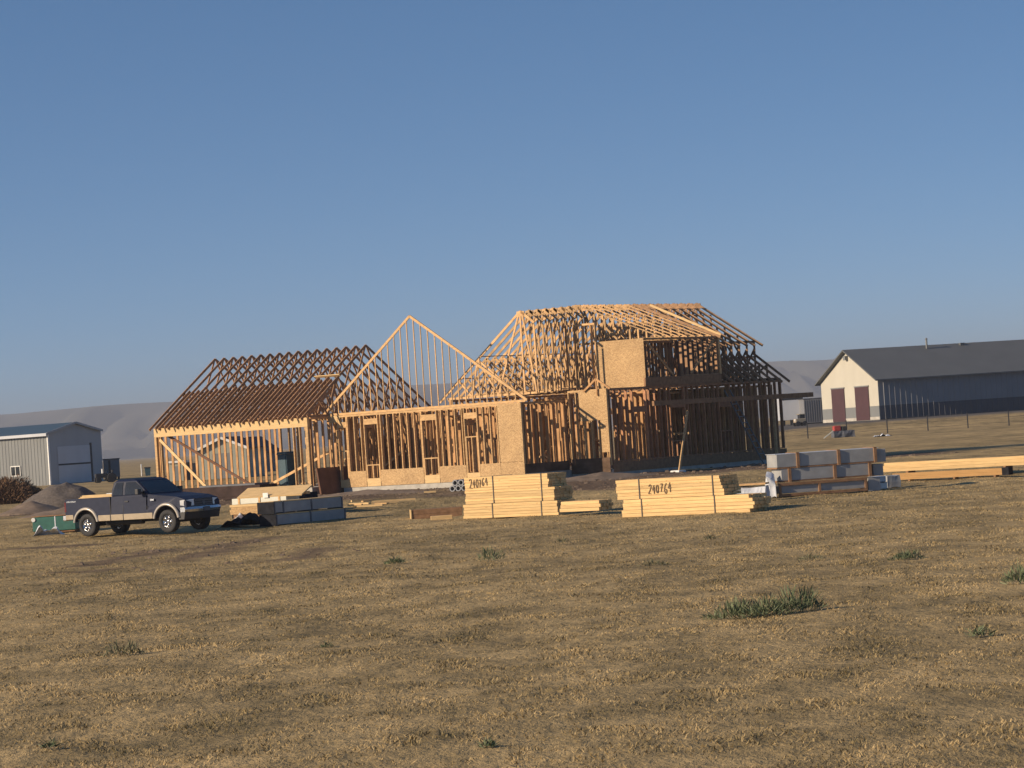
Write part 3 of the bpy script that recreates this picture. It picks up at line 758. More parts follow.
MB().box(-.8, -.02, .1, .8, 0.02, .54).build('lumber_core', M['brownply'], wb)

# small bundle lying left of the tall stack
p = G(412, 519.5)
t = bundle('low dark timber bundle on the ground left of the tall lumber stack', p, R(4), 1.75, 2, .16, .9, straps=(), mat='batten', ragged=.02)
MB().box(-.035, -.0, -.02, .92, .0, .33).build('end_board', M['ply'], t)
tag(MB().box(0, .72, 0, .3, 0, .14).build('timber_block', M['ply'], None, G(431, 520.5), R(3), .01), 'short pale timber block lying in front of the low dark bundle', 'timber')

# ------------------------------------------------------------------ grey panel stack (right)
AG = R(13)
p = G(776, 498)
def panel_tier(label, loc, ang, L, Dp, H, xs_, mat, crate=False, bm='batten', group=None, bw=.1):
    t = thing('panel_bundle', label, 'panel bundle', loc, ang, group)
    n = 3 if not crate else 2
    xs2 = [0]+[x for x in xs_]+[L]
    for a, b_ in zip(xs2, xs2[1:]):
        if b_-a > .15:
            z0 = .05 if not crate else .13
            MB().box(a+.012, b_-.012, .01, Dp, z0, H-.01 if not crate else H-.12).build('panel', M[mat], t, bevel=.008)
    for x in xs_:
        mb = MB(); mb.box(x-bw/2, x+bw/2, -.045, .008, .0, H+.02); mb.box(x-bw/2, x+bw/2, -.045, Dp+.04, H+.003, H+.02); mb.build('batten', M[bm], t)
    if crate:
        mb = MB(); mb.box(-.02, L+.02, -.05, .006, .03, .115); mb.build('rail', M[bm], t)
        mb = MB(); mb.box(-.02, L+.02, -.05, .006, H-.11, H-.012); mb.build('rail', M[bm], t)
        for x in (0, L*.45, L-.06):
            MB().box(x, x+.08, -.055, .004, .117, H-.112).build('upright', M[bm], t)
    else:
        MB().box(0, L, .0, Dp, 0, .045).build('skid', M[bm], t)
        MB().box(L+.05, L+.42, .25, Dp, .0, H-.06).build('end_panel', M[mat], t, bevel=.015)
        MB().box(-.02, L+.1, .03, Dp+.03, H-.008, H+.002).build('cover_sheet', M['plastic'], t)
    return t
panel_tier('bottom crate of the grey panel stack, framed with brown rails', at(p, AG, .12, 0), AG, 3.1, 1.1, .50, [], 'greypanel', True, group='tiers of the grey panel stack')
panel_tier('middle tier of the grey panel stack', at(p, AG, .25, .05, .503), AG, 3.3, 1.05, .45, [.3, 1.9, 3.15], 'greypanel', group='tiers of the grey panel stack')
panel_tier('top tier of the grey panel stack, open to the sky', at(p, AG, .12, .05, .958), AG, 3.55, 1.1, .50, [.75, 2.2, 3.5], 'greypanel', group='tiers of the grey panel stack')
o = lumpy(0, .24, 0, .6, 0, .8, 9, .17, 5).build('plastic_sheet', M['plastic'], None, at(p, AG, -.22, -.1, 0), AG)
tag(o, 'torn white plastic sheet hanging at the left end of the grey panel stack', 'plastic sheet')
pe = at(p, AG, 3.3, .05)
o = MB().box(0, .45, 0, .9, 0, .48).build('grey_carton', M['greypanel'], None, Vector((pe.x, pe.y, gz(pe.x, pe.y))), AG, .02); tag(o, 'plain grey carton tucked beside the bottom crate of the panel stack', 'carton')
pe = G(876, 489.5)
t = thing('white_carton', 'white banded carton on the grass at the right end of the grey panel stack', 'carton', pe, R(30))
MB().box(0, .5, 0, .5, 0, .22).build('carton_body', M['white'], t, bevel=.015); MB().box(.02, .48, .02, .5, .235, .45).build('carton_lid', M['plastic'], t, bevel=.03); MB().box(-.01, .51, -.01, .51, .2205, .2345).build('band', M['strap'], t)
o = lumpy(0, .5, 0, .5, 0, .42, 6, .08, 11).build('plastic_bag', M['greypanel'], None, G(888, 488), R(20)); tag(o, 'crumpled grey bag beside the white banded carton', 'bag')

# long beams on the right
p = G(884, 478.5)
t = thing('beam_bundle', 'long bright yellow bundle of beams running out of the picture on the right', 'beam bundle', p+Vector((0, 0, .24)), R(-36))
for r in range(3): MB().box(random.uniform(-.05, .05), 10.5+random.uniform(-.1, .1), 0, .5, r*.112, r*.112+.108).build('beam', M['stack'], t)
for x in (1, 5, 9): MB().box(x-.05, x+.05, -.02, .55, -.26, -.003).build('skid', M['batten'], t)
p = G(894, 481.5)
t = thing('beam_bundle', 'orange brown beam bundle with black wrapped right end, lying before the long yellow beams', 'beam bundle', p+Vector((0, 0, .05)), R(-34))
for r in range(2): MB().box(-.05*r, 4.5-.1*r, .002*r, .34, r*.12, r*.12+.117).build('beam', M['lvl'], t)
MB().box(4.3, 4.56, -.012, .352, -.02, .255).build('end_wrap', M['plasticdark'], t)
for x in (.6, 2.4, 4.0): MB().box(x-.04, x+.04, .02, .32, -.06, -.003).build('skid', M['batten'], t)
for i, (px, py, l, lab) in enumerate(((985, 459, 1.5, 'pale loose board lying behind the yellow beams, nearest the right edge'), (955, 462, 2.4, 'long thin board lying behind the yellow beams'))):
    o = MB().box(0, l, 0, .14, 0, .05).build('loose_board', M['ply'], None, G(px, py), R(-20+12*i)); tag(o, lab, 'board')

# ------------------------------------------------------------------ dark panel bundles right of the truck
AY = R(51)
p = G(277, 526)
wide = 3.15
DG = 'dark panel bundles behind the truck'
def dark_tier(label, loc, H, splits, L=3.55):
    t = thing('panel_bundle', label, 'panel bundle', loc, AY, DG)
    for a, b_ in zip(splits, splits[1:]):
        MB().box(a+.03, b_-.03, 0, .75, 0.04, H-.03).build('panel', M['greypanel'], t, bevel=.01)
    for s_ in splits:
        MB().box(s_-.029, s_+.029, -.02, .77, .0, H).build('batten', M['darkgrey'], t)
    MB().box(.0, L, .03, .72, H-.028, H+.015).build('top_board', M['ply'], t)
    MB().box(-.05, -.031, -.022, .78, .0, H+.004).build('end_wrap', M['plasticdark'], t)
    return t
dark_tier('lower tier of the shaded grey panel bundles right of the truck, resting on grass', p, .41, [.0, 1.75, 3.55])
dark_tier('upper tier of the shaded grey panel bundles right of the truck, boards on top', at(p, AY, -.05, .02, .425), .42, [.0, .45, 1.9, 3.5], 3.5)
# long brown panel stack in front of the garage
p = at(G(215, 509), 0, 0, 6); p.z = gz(p.x, p.y)
p = loc2w(Gx0+2.6, Gy0-1.75); p.z = gz(p.x, p.y)
t = thing('wall_panel_stack', 'long dark brown stack of sheet panels in front of the garage opening', 'panel stack', p, -TH)
MB().box(0, 5.8, 0, 1.2, 0, .12).build('skid', M['darkbrown'], t); MB().box(.02, 5.78, .02, 1.18, .123, .62).build('sheet_pile', M['darkbrown'], t, bevel=.01)
MB().box(1.8, 5.4, .1, 1.1, .623, .70).build('top_sheet', M['darkgrey'], t)
# pale foam blocks with timber on top
p = G(233, 513)
p = P(232, 504, 113); p.z = gz(p.x, p.y)
t = thing('foam_block_pallet', 'pallet of pale foam blocks under yellow timbers, behind the truck bonnet', 'pallet', p, -TH*.75)
zz = .32
for a, b_ in ((0, .28), (.38, 1.2), (1.30, 2.1), (2.18, 2.45)): MB().box(a, b_, 0, .9, zz, zz+.42).build('foam_block', M['foam'], t, bevel=.015)
for x in (.33, 1.25, 2.14): MB().box(x-.035, x+.035, -.02, .92, zz, zz+.43).build('batten', M['lumber'], t)
MB().bar((.25, .38, zz+.60), (3.15, .38, zz+.60), (0, -.42, 1), .05, .84).build('timber_layer', M['ply'], t)
MB().box(.3, 3.0, .5, .8, zz+.44, zz+.55).build('timber_layer', M['lumber'], t)
MB().box(-.05, 2.55, .02, .9, .0, zz-.01).build('pallet_base', M['plasticdark'], t)
MB().box(1.45, 1.68, -.06, -.03, zz+.40, zz+.58).build('paper_tag', M['white'], t)
# black wrapped block behind it
p5 = P(284, 505, 114); p5.z = gz(p5.x, p5.y)
o = lumpy(0, .95, 0, .9, 0, .75, 8, .05, 9).build('wrapped_bundle', M['plasticdark'], None, p5, -TH); tag(o, 'black plastic wrapped bundle at the right end of the foam block pallet', 'wrapped bundle')
# strand board sheets and tarp
p = G(224, 524)
t = thing('sheet_stack', 'low stack of orange strand board sheets half under a tarp, just right of the truck', 'sheet stack', p+Vector((.2, .6, 0)), R(-30))
for r in range(4): MB().box(random.uniform(-.03, .03), 1.45+random.uniform(-.03, .03), random.uniform(0, .02), 1.2, .30+r*.09, .30+r*.09+.086).build('sheet', M['osb' if r < 3 else 'ply'], t)
MB().box(.1, 1.35, .05, 1.1, 0, .297).build('skid', M['batten'], t)
def crumple(nx_, ny_2, lx, ly, h, seed):
    vs = []; 
    for j in range(ny_2+1):
        for i in range(nx_+1):
            x, y = lx*i/nx_, ly*j/ny_2
            e = min(i/nx_, 1-i/nx_, .25)/.25*min(j/ny_2+.25, 1-j/ny_2, .3)/.3
            z = h*e*(.65+.8*noise.noise(Vector((x*2.2+seed, y*2.2, 0)))+.35*noise.noise(Vector((x*6, y*6+seed, 1))))
            vs.append((x+.06*noise.noise(Vector((x*3, y*3, 5+seed))), y, max(.012, z)))
    w_ = nx_+1
    fs = [(j*w_+i, j*w_+i+1, (j+1)*w_+i+1, (j+1)*w_+i) for j in range(ny_2) for i in range(nx_)]
    n_ = len(vs)
    vs2 = vs+[(x, y, 0) for x, y, z in vs[:0]]
    return MB().add(vs2, fs)
o = crumple(22, 12, 1.75, .9, .38, 3).build('tarp', M['plasticdark'], None, G(219, 528)+Vector((0, .1, 0)), R(-14)); tag(o, 'crumpled black tarp on the ground at the front of the truck', 'tarp')
o = crumple(22, 10, 1.2, .5, .34, 14).build('plastic_sheet', M['plastic'], None, G(226, 524)+Vector((.1, .25, 0)), R(-8)); tag(o, 'white plastic sheet bunched over the black tarp beside the truck', 'plastic sheet')
# brown sheet leaning at garage corner
p = loc2w(Gx1+.50, Gy0+.05); p.z = gz(p.x, p.y)-.03
t = thing('leaning_panel', 'dark brown sheet panel leaning at the corner between garage and gable wall', 'panel', p, R(90)-TH)
MB().add([(0, 0, 0), (2.3, 0, 0), (2.3, .2, 1.25), (0, .2, 1.25), (0, .1, 0), (2.3, .1, 0), (2.3, .3, 1.25), (0, .3, 1.25)], [(3, 2, 1, 0), (4, 5, 6, 7), (0, 1, 5, 4), (1, 2, 6, 5), (2, 3, 7, 6), (3, 0, 4, 7)]).build('sheet', M['brownply'], t)
MB().bar((.3, .14, .1), (.3, .32, 1.2), (1, 0, 0), .08, .05).build('cleat', M['batten'], t)
# scrap boards
sc = [(352, 503, 1.2, 20, 'short pale scrap board nearest the dark panel bundles'), (349, 507, .9, -30, 'scrap board lying crosswise in the offcut heap'), (360, 506, 1.5, 8, 'long scrap board on the offcut heap by the gable wall'), (372, 505, 1.7, 3, 'thin pale scrap board at the right of the offcut heap'),
      (357, 509, 1.0, -12, 'front scrap board of the offcut heap'), (424, 495, .5, 0, 'lone pale offcut on bare soil before the gable wall'), (430, 487.5, .8, 15, 'small plank on the soil close to the foundation')]
for px, py, l, a, lab in sc:
    o = MB().box(0, l, 0, .16, .0, .07).build('scrap_board', M['ply'], None, G(px, py)+Vector((0, 0, random.uniform(0.01, .1))), R(a)); tag(o, lab, 'board', 'scrap boards on the soil')
for i in range(6):
    q_ = G(350+i*6+random.uniform(-3, 3), 505+random.uniform(-2, 3.5))
    o = MB().box(0, random.uniform(.3, .8), 0, random.uniform(.08, .2), 0, .05).build('wood_offcut', M['ply' if i % 2 else 'lumber'], None, q_+Vector((0, 0, random.uniform(.02, .12))), random.uniform(-1, 1)); tag(o, 'small pale offcut in the scrap heap by the gable wall', 'offcut', 'small offcuts in the scrap heap')
# grey pipes
p = G(449, 492)
t = thing('pipe_bundle', 'stack of grey plastic pipes left of the tall lumber stack', 'pipes', p, R(-25))
for (x, z) in ((.16, .13), (.43, .13), (.70, .13), (.30, .36), (.57, .36)):
    mb = MB(); mb.lathe([(.085, 1.6), (.13, 1.6), (.13, 0), (.085, 0), (.085, 1.6)], (x, 0, z), 'y', 14); mb.build('pipe', M['pvc'], t)
MB().box(.75, 1.3, .2, 1.2, 0, .42).build('dark_box', M['darkgrey'], t)

# ------------------------------------------------------------------ green crate
p = G(33, 534)
t = thing('green_crate', 'green wrapped crate with torn white plastic at its foot, behind the truck tailgate', 'crate', p, R(-10))
MB().box(0, 1.65, 0, .9, .06, .58).build('crate_body', M['green'], t, bevel=.02)
MB().box(.86, .9, -.01, .91, .06, .592).build('strap', M['plastic'], t); MB().box(.05, 1.6, .05, .85, 0, .058).build('skid', M['batten'], t)
MB().box(-.02, 1.68, -.01, .92, .6, .63).build('lid', M['batten'], t)
MB().cyl((.05, -.03, .5), (.05, .1, .5), .08, 10).build('paper_tag', M['white'], t)
o = crumple(20, 8, 1.15, .45, .36, 21).build('plastic_sheet', M['plastic'], None, G(33, 536.5), R(-6)); tag(o, 'torn white plastic spilled in front of the green crate', 'plastic sheet')

# ------------------------------------------------------------------ mounds and bush
def mound(name, label, cat, base, rx, ry, h, rz, mat, seed, kind=None, sharp=1.15, skew=0.0):
    mb = MB(); nr, na = 16, 40; vs = [(skew*rx, 0, h)]
    for i in range(1, nr+1):
        r = i/nr
        for k in range(na):
            a = 2*math.pi*k/na
            prof = max(0, 1-r)**sharp*.92 + .08*(1-r*r)
            x, y = rx*r*math.cos(a)+skew*rx*(1-r), ry*r*math.sin(a)
            d = noise.noise(Vector((x*1.1+seed, y*1.1, 0)))*.16*h*min(1, 3*r)*(1-r*.4)+noise.noise(Vector((x*4+seed, y*4, 0)))*.03*h
            vs.append((x*(1+.1*noise.noise(Vector((a*2, seed, 0)))), y, h*prof+d*(1 if r < .97 else 0)-.12*(r > .99)))
    fs = [(0, 1+k, 1+(k+1) % na) for k in range(na)]
    for i in range(nr-1):
        for k in range(na):
            fs.append((1+i*na+k, 1+(i+1)*na+k, 1+(i+1)*na+(k+1) % na, 1+i*na+(k+1) % na))
    mb.add(vs, fs); o = mb.build(name, M[mat], None, base, rz, smooth=True); tag(o, label, cat, kind=kind); return o
p = GD(60, 146)
mound('gravel_pile', 'dark grey gravel heap between the truck and the grey steel shed', 'gravel heap', p, 2.2, 2.1, 1.3, 0, 'gravel', 4, sharp=.62, skew=.18)
p = GD(32, 138)
mound('soil_heap', 'low brown soil bank left of the gravel heap', 'soil heap', p, 1.7, 2.0, .6, 0, 'soil', 12)
p = GD(90, 128)
mound('soil_heap', 'low soil ridge just behind the truck bed', 'soil heap', p, 3.2, 1.6, .55, 0, 'soil', 17)
p = loc2w(-4.5, -5.5); p.z = gz(p.x, p.y)-.05
mound('soil_heap', 'flat ridge of graded soil in front of the gable wall', 'soil heap', p, 5.0, 1.6, .3, -TH, 'soil', 31)
p = loc2w(5.0, -1.0); p.z = gz(p.x, p.y)-.05
mound('soil_heap', 'long soil ridge in front of the shaded right wall of the house', 'soil heap', p, 3.6, 1.5, .38, R(20), 'soil', 36)

def leaf_mat(name, c0, c1):
    m, nt, b = new_mat(name)
    at_ = N(nt, 'ShaderNodeAttribute', attribute_name='rnd')
    nt.links.new(ramp(nt, at_.outputs['Fac'], [(0, c0), (1, c1)]), b.inputs['Base Color']); b.inputs['Roughness'].default_value = .7
    b.inputs['Specular IOR Level'].default_value = .2
    return m
M['weed'] = leaf_mat('weed_leaf', (.075, .10, .05), (.18, .21, .12))
M['weedpale'] = leaf_mat('weed_leaf_pale', (.09, .095, .055), (.19, .185, .11))
M['drybush'] = leaf_mat('dry_bush_twig', (.085, .05, .03), (.24, .145, .085))
def leaves_obj(name, quads, mat, parent=None, loc=(0, 0, 0)):
    n = len(quads); me = bpy.data.meshes.new(name)
    vs = [v for q_ in quads for v in q_]
    me.from_pydata(vs, [], [(4*i, 4*i+1, 4*i+2, 4*i+3) for i in range(n)])
    a = me.attributes.new('rnd', 'FLOAT', 'POINT'); a.data.foreach_set('value', [r for _ in range(n) for r in [random.random()]*4])
    me.materials.append(mat); return link(name, me, parent, loc)
def weed(px, py, w, h, label, n=220, mat='weed', cat='weed', grp='green weeds in the stubble', flat=.5):
    base = G(px, py); quads = []
    for i in range(n):
        a = random.uniform(0, 2*math.pi); r = (random.random()**.7)*w/2
        x, y = r*math.cos(a), r*math.sin(a)*flat
        hh = h*(1-.75*(2*r/w)**2)*random.uniform(.45, 1.1)
        t = random.random()**.6
        lx, ly = math.cos(a)*h*.5*random.uniform(.1, 1), math.sin(a)*h*.5*random.uniform(.1, 1)
        p0 = Vector((x+lx*t*.6, y+ly*t*.6, hh*t*.8)); d = Vector((lx*.5+random.gauss(0, .04), ly*.5+random.gauss(0, .04), hh*.45+.02))
        sd = Vector((random.gauss(0, 1), random.gauss(0, 1), random.gauss(0, .4))).normalized()*random.uniform(.004, .012)*(1+base.y*.006)
        quads.append([p0-sd*.6, p0+sd*.6, p0+d*.6+sd, p0+d])
    o = leaves_obj('weed', quads, M[mat], None, base); tag(o, label, cat, grp); return o
weed(738, 619, .85, .26, 'grey green weed clump, left of the three joined in the right half of the field', 520)
weed(769, 616, .7, .27, 'grey green weed clump, middle of the three joined in the right half of the field', 420)
weed(799, 612, .62, .33, 'taller bright weed clump, right of the three joined in the right half of the field', 480)
weed(491, 561, .50, .33, 'upright pale weed standing alone left of the field centre', 160)
weed(395, 564, .48, .16, 'low green weed left of the upright pale one', 260)
weed(907, 560, .62, .17, 'dark low weed mat in the right of the field', 330)
weed(123, 656, .62, .20, 'dull weed clump low in the left of the field', 170, 'weedpale')
weed(1018, 584, .32, .30, 'weed tuft cut by the right picture edge', 220)
weed(655, 566, .55, .13, 'faint flat weed below the right lumber stack', 110, 'weedpale')
weed(812, 560, .62, .11, 'faint flat weed left of the dark weed mat', 110, 'weedpale')
weed(980, 637, .30, .13, 'small weed in the lower right of the field', 110)
weed(50, 748, .12, .09, 'tiny weed in the lower left corner of the field', 70)
weed(488, 748, .14, .08, 'tiny weed at the bottom middle of the field', 70)
weed(326, 648, .2, .08, 'tiny weed in the left middle of the field', 60)
weed(562, 543, .30, .14, 'small grey weed just below the tall lumber stack', 70, 'weedpale')
weed(709, 540, .3, .12, 'small grey weed just below the right lumber stack', 70, 'weedpale')
# dry bush at the left edge
base = GD(6, 176); quads = []
for i in range(12000):
    a = random.uniform(0, 2*math.pi); el = math.asin(random.random()); rr = random.random()**.33
    bump = 1+.22*noise.noise(Vector((math.cos(a)*2, math.sin(a)*2, el*2)))
    p0 = Vector((2.4*rr*math.cos(a)*math.cos(el)*bump, 1.6*rr*math.sin(a)*math.cos(el)*bump, 1.45*rr*math.sin(el)*bump))
    d = (p0.normalized()+Vector((random.gauss(0, .4), random.gauss(0, .4), random.gauss(0.3, .4)))).normalized()*random.uniform(.10, .24)
    sd = d.cross(Vector((random.gauss(0, 1), random.gauss(0, 1), random.gauss(0, 1)))).normalized()*random.uniform(.012, .03)
    quads.append([p0-sd, p0+sd, p0+d+sd*.4, p0+d-sd*.4])
t = thing('dry_bush', 'rounded brown dry bush at the left edge in front of the steel shed', 'bush', base)
leaves_obj('twigs', quads, M['drybush'], t)
sb = MB()
for i in range(9):
    a = i*.7; sb.cyl((0, 0, 0), (math.cos(a)*.9, math.sin(a)*.8, 1.2), .03, 6, .008)
sb.build('stem', M['batten'], t)

# ------------------------------------------------------------------ left steel shed
D = 288
c = GD(51, D); psi = R(51)
sh = thing('steel_shed', 'grey ribbed steel shed with blue roof and large pale door at the left edge', 'shed', c, psi)
WG, LL, EH, RH = 6.9, 22, 4.95, 5.8                 # gable along local +x, long wall along local +y
mb = MB(); mb.box(0, .08, .09, LL, 0, EH)
mb.build('wall', M['shedgrey'], sh)
mb = MB(); k = .25
while k < LL:
    mb.prism([(-.09, k-.10), (0, k-.17), (0, k+.17), (-.09, k+.10)], 'z', .05, EH-.05) if False else mb.add(
        [(0, k-.12, .05), (-.04, k-.06, .05), (-.04, k+.06, .05), (0, k+.12, .05), (0, k-.12, EH-.1), (-.04, k-.06, EH-.1), (-.04, k+.06, EH-.1), (0, k+.12, EH-.1)],
        [(0, 1, 5, 4), (1, 2, 6, 5), (2, 3, 7, 6), (4, 5, 6, 7)])
    k += .46
mb.build('wall_ribs', M['shedgrey'], sh)
gp_ = [(0, 0), (WG, 0), (WG, EH), (WG/2, RH), (0, EH)]
MB().prism(gp_, 'y', 0, .085).build('gable_wall', M['sheddark'], sh)
MB().box(WG-.08, WG, .09, LL, 0, EH).build('wall', M['shedgrey'], sh)
dr = MB().box(1.1, 5.3, -.05, -.003, .08, 3.65).build('door', M['sheddoor'], sh)
MB().box(1.1, 5.3, -.07, -.052, 1.82, 1.98).build('door_rail', M['trim'], dr)
MB().box(5.32, 5.55, -.06, -.003, .08, 3.85).build('door_jamb', M['trim'], dr)
for (x0, x1, za, zb) in ((-.35, WG/2, EH-.02, RH+.06), (WG+.04, WG/2, EH-.0, RH+.06)):
    MB().add([(x0, -.25, za), (x1, -.25, zb), (x1, LL+.2, zb), (x0, LL+.2, za), (x0, -.25, za+.07), (x1, -.25, zb+.07), (x1, LL+.2, zb+.07), (x0, LL+.2, za+.07)],
             [(3, 2, 1, 0), (4, 5, 6, 7), (0, 1, 5, 4), (1, 2, 6, 5), (2, 3, 7, 6), (3, 0, 4, 7)]).build('roof', M['roofblue'], sh)
MB().box(-.47, -.355, -.27, LL+.2, EH-.22, EH+.06).build('gutter', M['sheddoor'], sh)
MB().box(-.10, .09, -.06, .088, .02, EH-.02).build('corner_trim', M['white'], sh)
for (x0, x1, za, zb) in ((-.37, WG/2, EH-.01, RH+.07), (WG/2, WG+.05, RH+.07, EH-.01)):
    MB().bar((x0, -.28, za+.02), (x1, -.28, zb+.02), (0, 1, 0), .05, .2).build('rake_trim', M['sheddark'], sh)
wf = MB().box(-.11, -.075, 4.1, 5.5, 1.05, 2.05).build('window', M['white'], sh)
for a, b_ in ((4.18, 4.76), (4.84, 5.42)): MB().box(-.125, -.112, a, b_, 1.13, 1.97).build('pane', M['glass'], wf)
# dark container right of the shed and a small tractor
c = GD(113, 300)
t = thing('storage_container', 'dark grey storage container standing right of the grey steel shed', 'container', c, R(8))
MB().box(-.85, .75, 0, 3, .25, 2.0).build('container_body', M['barnwall'], t, bevel=.03); MB().box(-.9, .8, -.05, 3.05, 2.003, 2.12).build('roof', M['barnlow'], t)
MB().box(-.35, -.15, -.03, -.003, .3, 1.95).build('door', M['trim'], t)
for x in (-.7, .6): MB().box(x-.1, x+.1, .1, 2.9, 0, .247).build('foot', M['trim'], t)
c = GD(106, 270)
t = thing('garden_tractor', 'small dark tractor parked in front of the dark storage container', 'tractor', c, R(200))
MB().box(-.1, .95, -.28, .28, .45, .85).build('bonnet', M['trim'], t, bevel=.06); MB().box(-.75, -.05, -.35, .35, .42, .6).build('chassis', M['trim'], t)
MB().box(-.6, -.2, -.22, .22, .62, .75).build('seat', M['black'], t); MB().box(-.68, -.6, -.22, .22, .62, 1.1).build('backrest', M['black'], t)
MB().cyl((-.02, 0, .8), (-.16, 0, 1.15), .03, 8).build('steering_column', M['trim'], t)
for (x, y, r) in ((-.5, .42, .42), (-.5, -.42, .42), (.7, .36, .26), (.7, -.36, .26)): MB().cyl((x, y-.11, r), (x, y+.11, r), r, 16).build('wheel', M['black'], t)
MB().cyl((.3, .2, .85), (.3, .2, 1.25), .09, 8).build('headlight', M['white'], t)
c = GD(142, 330)
t = thing('marker_post', 'thin white post far off between the steel shed and the garage frame', 'post', c); MB().cyl((0, 0, 0), (0, 0, 1.25), .07, 8).build('shaft', M['white'], t); MB().cyl((0, 0, 1.25), (0, 0, 1.33), .09, 8, .02).build('cap', M['white'], t)
c = GD(148, 330)
t = thing('refuse_bin', 'dark green bin far off beside the thin white post', 'bin', c, .1); MB().prism([(-.25, 0), (.25, 0), (.32, .85), (-.32, .85)], 'y', 0, .6).build('body', M['teal'], t); MB().box(-.36, .36, -.05, .65, .853, .95).build('lid', M['trim'], t)

# ------------------------------------------------------------------ houses seen through the garage
c = GD(200, 235)
t = thing('sage_garage', 'grey green gabled outbuilding with white eaves seen through the garage studs', 'outbuilding', c, R(-8))
W2 = 3.85; E2, R2 = 2.35, 3.15
MB().prism([(0, 0), (W2, 0), (W2, E2), (W2/2, R2), (0, E2)], 'y', 0, 6).build('wall', M['sage'], t)
for (x0, x1) in ((-.25, W2/2), (W2+.25, W2/2)):
    za, zb = E2-.1, R2+.03
    MB().add([(x0, -.25, za), (x1, -.25, zb), (x1, 6.3, zb), (x0, 6.3, za), (x0, -.25, za+.1), (x1, -.25, zb+.1), (x1, 6.3, zb+.1), (x0, 6.3, za+.1)],
             [(3, 2, 1, 0), (4, 5, 6, 7), (0, 1, 5, 4), (1, 2, 6, 5), (2, 3, 7, 6), (3, 0, 4, 7)]).build('roof', M['darkroof'], t)
    MB().bar((x0, -.29, za+.03), (x1, -.29, zb+.03), (0, 1, 0), .05, .2).build('rake_trim', M['white'], t)
MB().box(1.1, 2.6, -.03, -.003, .02, 2.0).build('door', M['wains'], t)
c = GD(170, 240)
t = thing('garden_shed', 'low grey shed with a white roof edge left of the grey green outbuilding', 'shed', c, R(-8))
MB().box(0, 1.15, 0, 2.5, 0, 1.45).build('wall', M['sage'], t); MB().box(-.12, 1.3, -.15, 2.6, 1.453, 1.62).build('roof', M['white'], t)
MB().box(1.2, 1.75, .3, 2.4, 0, 1.35).build('lean_to', M['trim'], t)
MB().box(.3, .85, -.03, -.003, .02, 1.2).build('door', M['wains'], t)
c = GD(232, 270)
t = thing('distant_house', 'dark roofed house behind the grey green outbuilding', 'house', c, R(-6))
MB().prism([(0, 0), (3.0, 0), (3.0, 1.9), (1.5, 3.1), (0, 1.9)], 'y', .3, 7).build('wall', M['barnlow'], t)
for (x0, x1) in ((-.3, 1.5), (3.3, 1.5)):
    za, zb = 1.75, 3.13
    MB().add([(x0, 0, za), (x1, 0, zb), (x1, 7.3, zb), (x0, 7.3, za), (x0, 0, za+.15), (x1, 0, zb+.15), (x1, 7.3, zb+.15), (x0, 7.3, za+.15)],
             [(3, 2, 1, 0), (4, 5, 6, 7), (0, 1, 5, 4), (1, 2, 6, 5), (2, 3, 7, 6), (3, 0, 4, 7)]).build('roof', M['darkroof'], t)
MB().box(1.0, 1.9, .25, .297, .0, 1.7).build('door', M['trim'], t)
c = loc2w(Gx1-4.9, Gy0+3.6); c.z = HO.z+fb-.2
t = thing('storage_cabinet', 'tall narrow dark teal cabinet standing inside the garage frame', 'cabinet', c, -TH)
MB().box(-.3, .3, -.3, .3, .08, 1.6).build('cabinet_body', M['teal'], t, bevel=.03); MB().prism([(-.33, 1.603), (.33, 1.603), (.27, 1.72), (-.27, 1.72)], 'y', -.33, .33).build('top', M['teal'], t)
MB().box(-.24, .24, -.33, -.303, .15, 1.5).build('door', M['teal'], t); MB().box(-.3, .3, -.3, .3, 0, .077).build('skid', M['trim'], t)

# ------------------------------------------------------------------ right barn
D = 306
c = GD(880.5, D); phi = R(20)
bn = thing('barn', 'long slate grey barn with a cream gable and two maroon doors on the right', 'barn', c, phi)
LB, WB, EB, RB = 75, 13.2, 4.2, 7.3            # long wall along local +x, gable along local +y at x=0
low = 1.45
MB().box(.02, LB, 0, .1, low, EB).build('wall', M['barnwall'], bn); MB().box(.02, LB, -.02, .08, .05, low-.004).build('wainscot', M['barnlow'], bn)
mb = MB(); mb2 = MB(); k = .6
while k < LB:
    for (mm, za, zb, y) in ((mb, low+.01, EB-.02, 0), (mb2, .06, low-.01, -.02)):
        mm.add([(k-.05, y, za), (k-.02, y-.045, za), (k+.02, y-.045, za), (k+.05, y, za), (k-.05, y, zb), (k-.02, y-.045, zb), (k+.02, y-.045, zb), (k+.05, y, zb)], [(0, 1, 5, 4), (1, 2, 6, 5), (2, 3, 7, 6), (4, 5, 6, 7)])
    k += .62
mb.build('wall_ribs', M['barnwall'], bn); mb2.build('wainscot_ribs', M['barnlow'], bn)
MB().prism([(.0, low), (WB, low), (WB, EB), (WB/2, RB), (0, EB)], 'x', -.05, .015).build('gable_wall', M['cream'], bn)
MB().prism([(.0, .35), (WB, .35), (WB, low-.004), (0, low-.004)], 'x', -.07, .015).build('wainscot', M['wains'], bn)
MB().prism([(-.03, -.3), (WB, -.3), (WB, .346), (-.03, .346)], 'x', -.09, .015).build('footing', M['concrete'], bn)
for a, b_ in ((2.1, 5.2), (7.7, 10.7)):
    d_ = MB().box(-.13, -.093, a, b_, .05, 3.5).build('door', M['barndoor'], bn)
    MB().box(-.15, -.09, a-.1, b_+.1, 3.503, 3.62).build('door_track', M['wains'], d_)
ov = .55
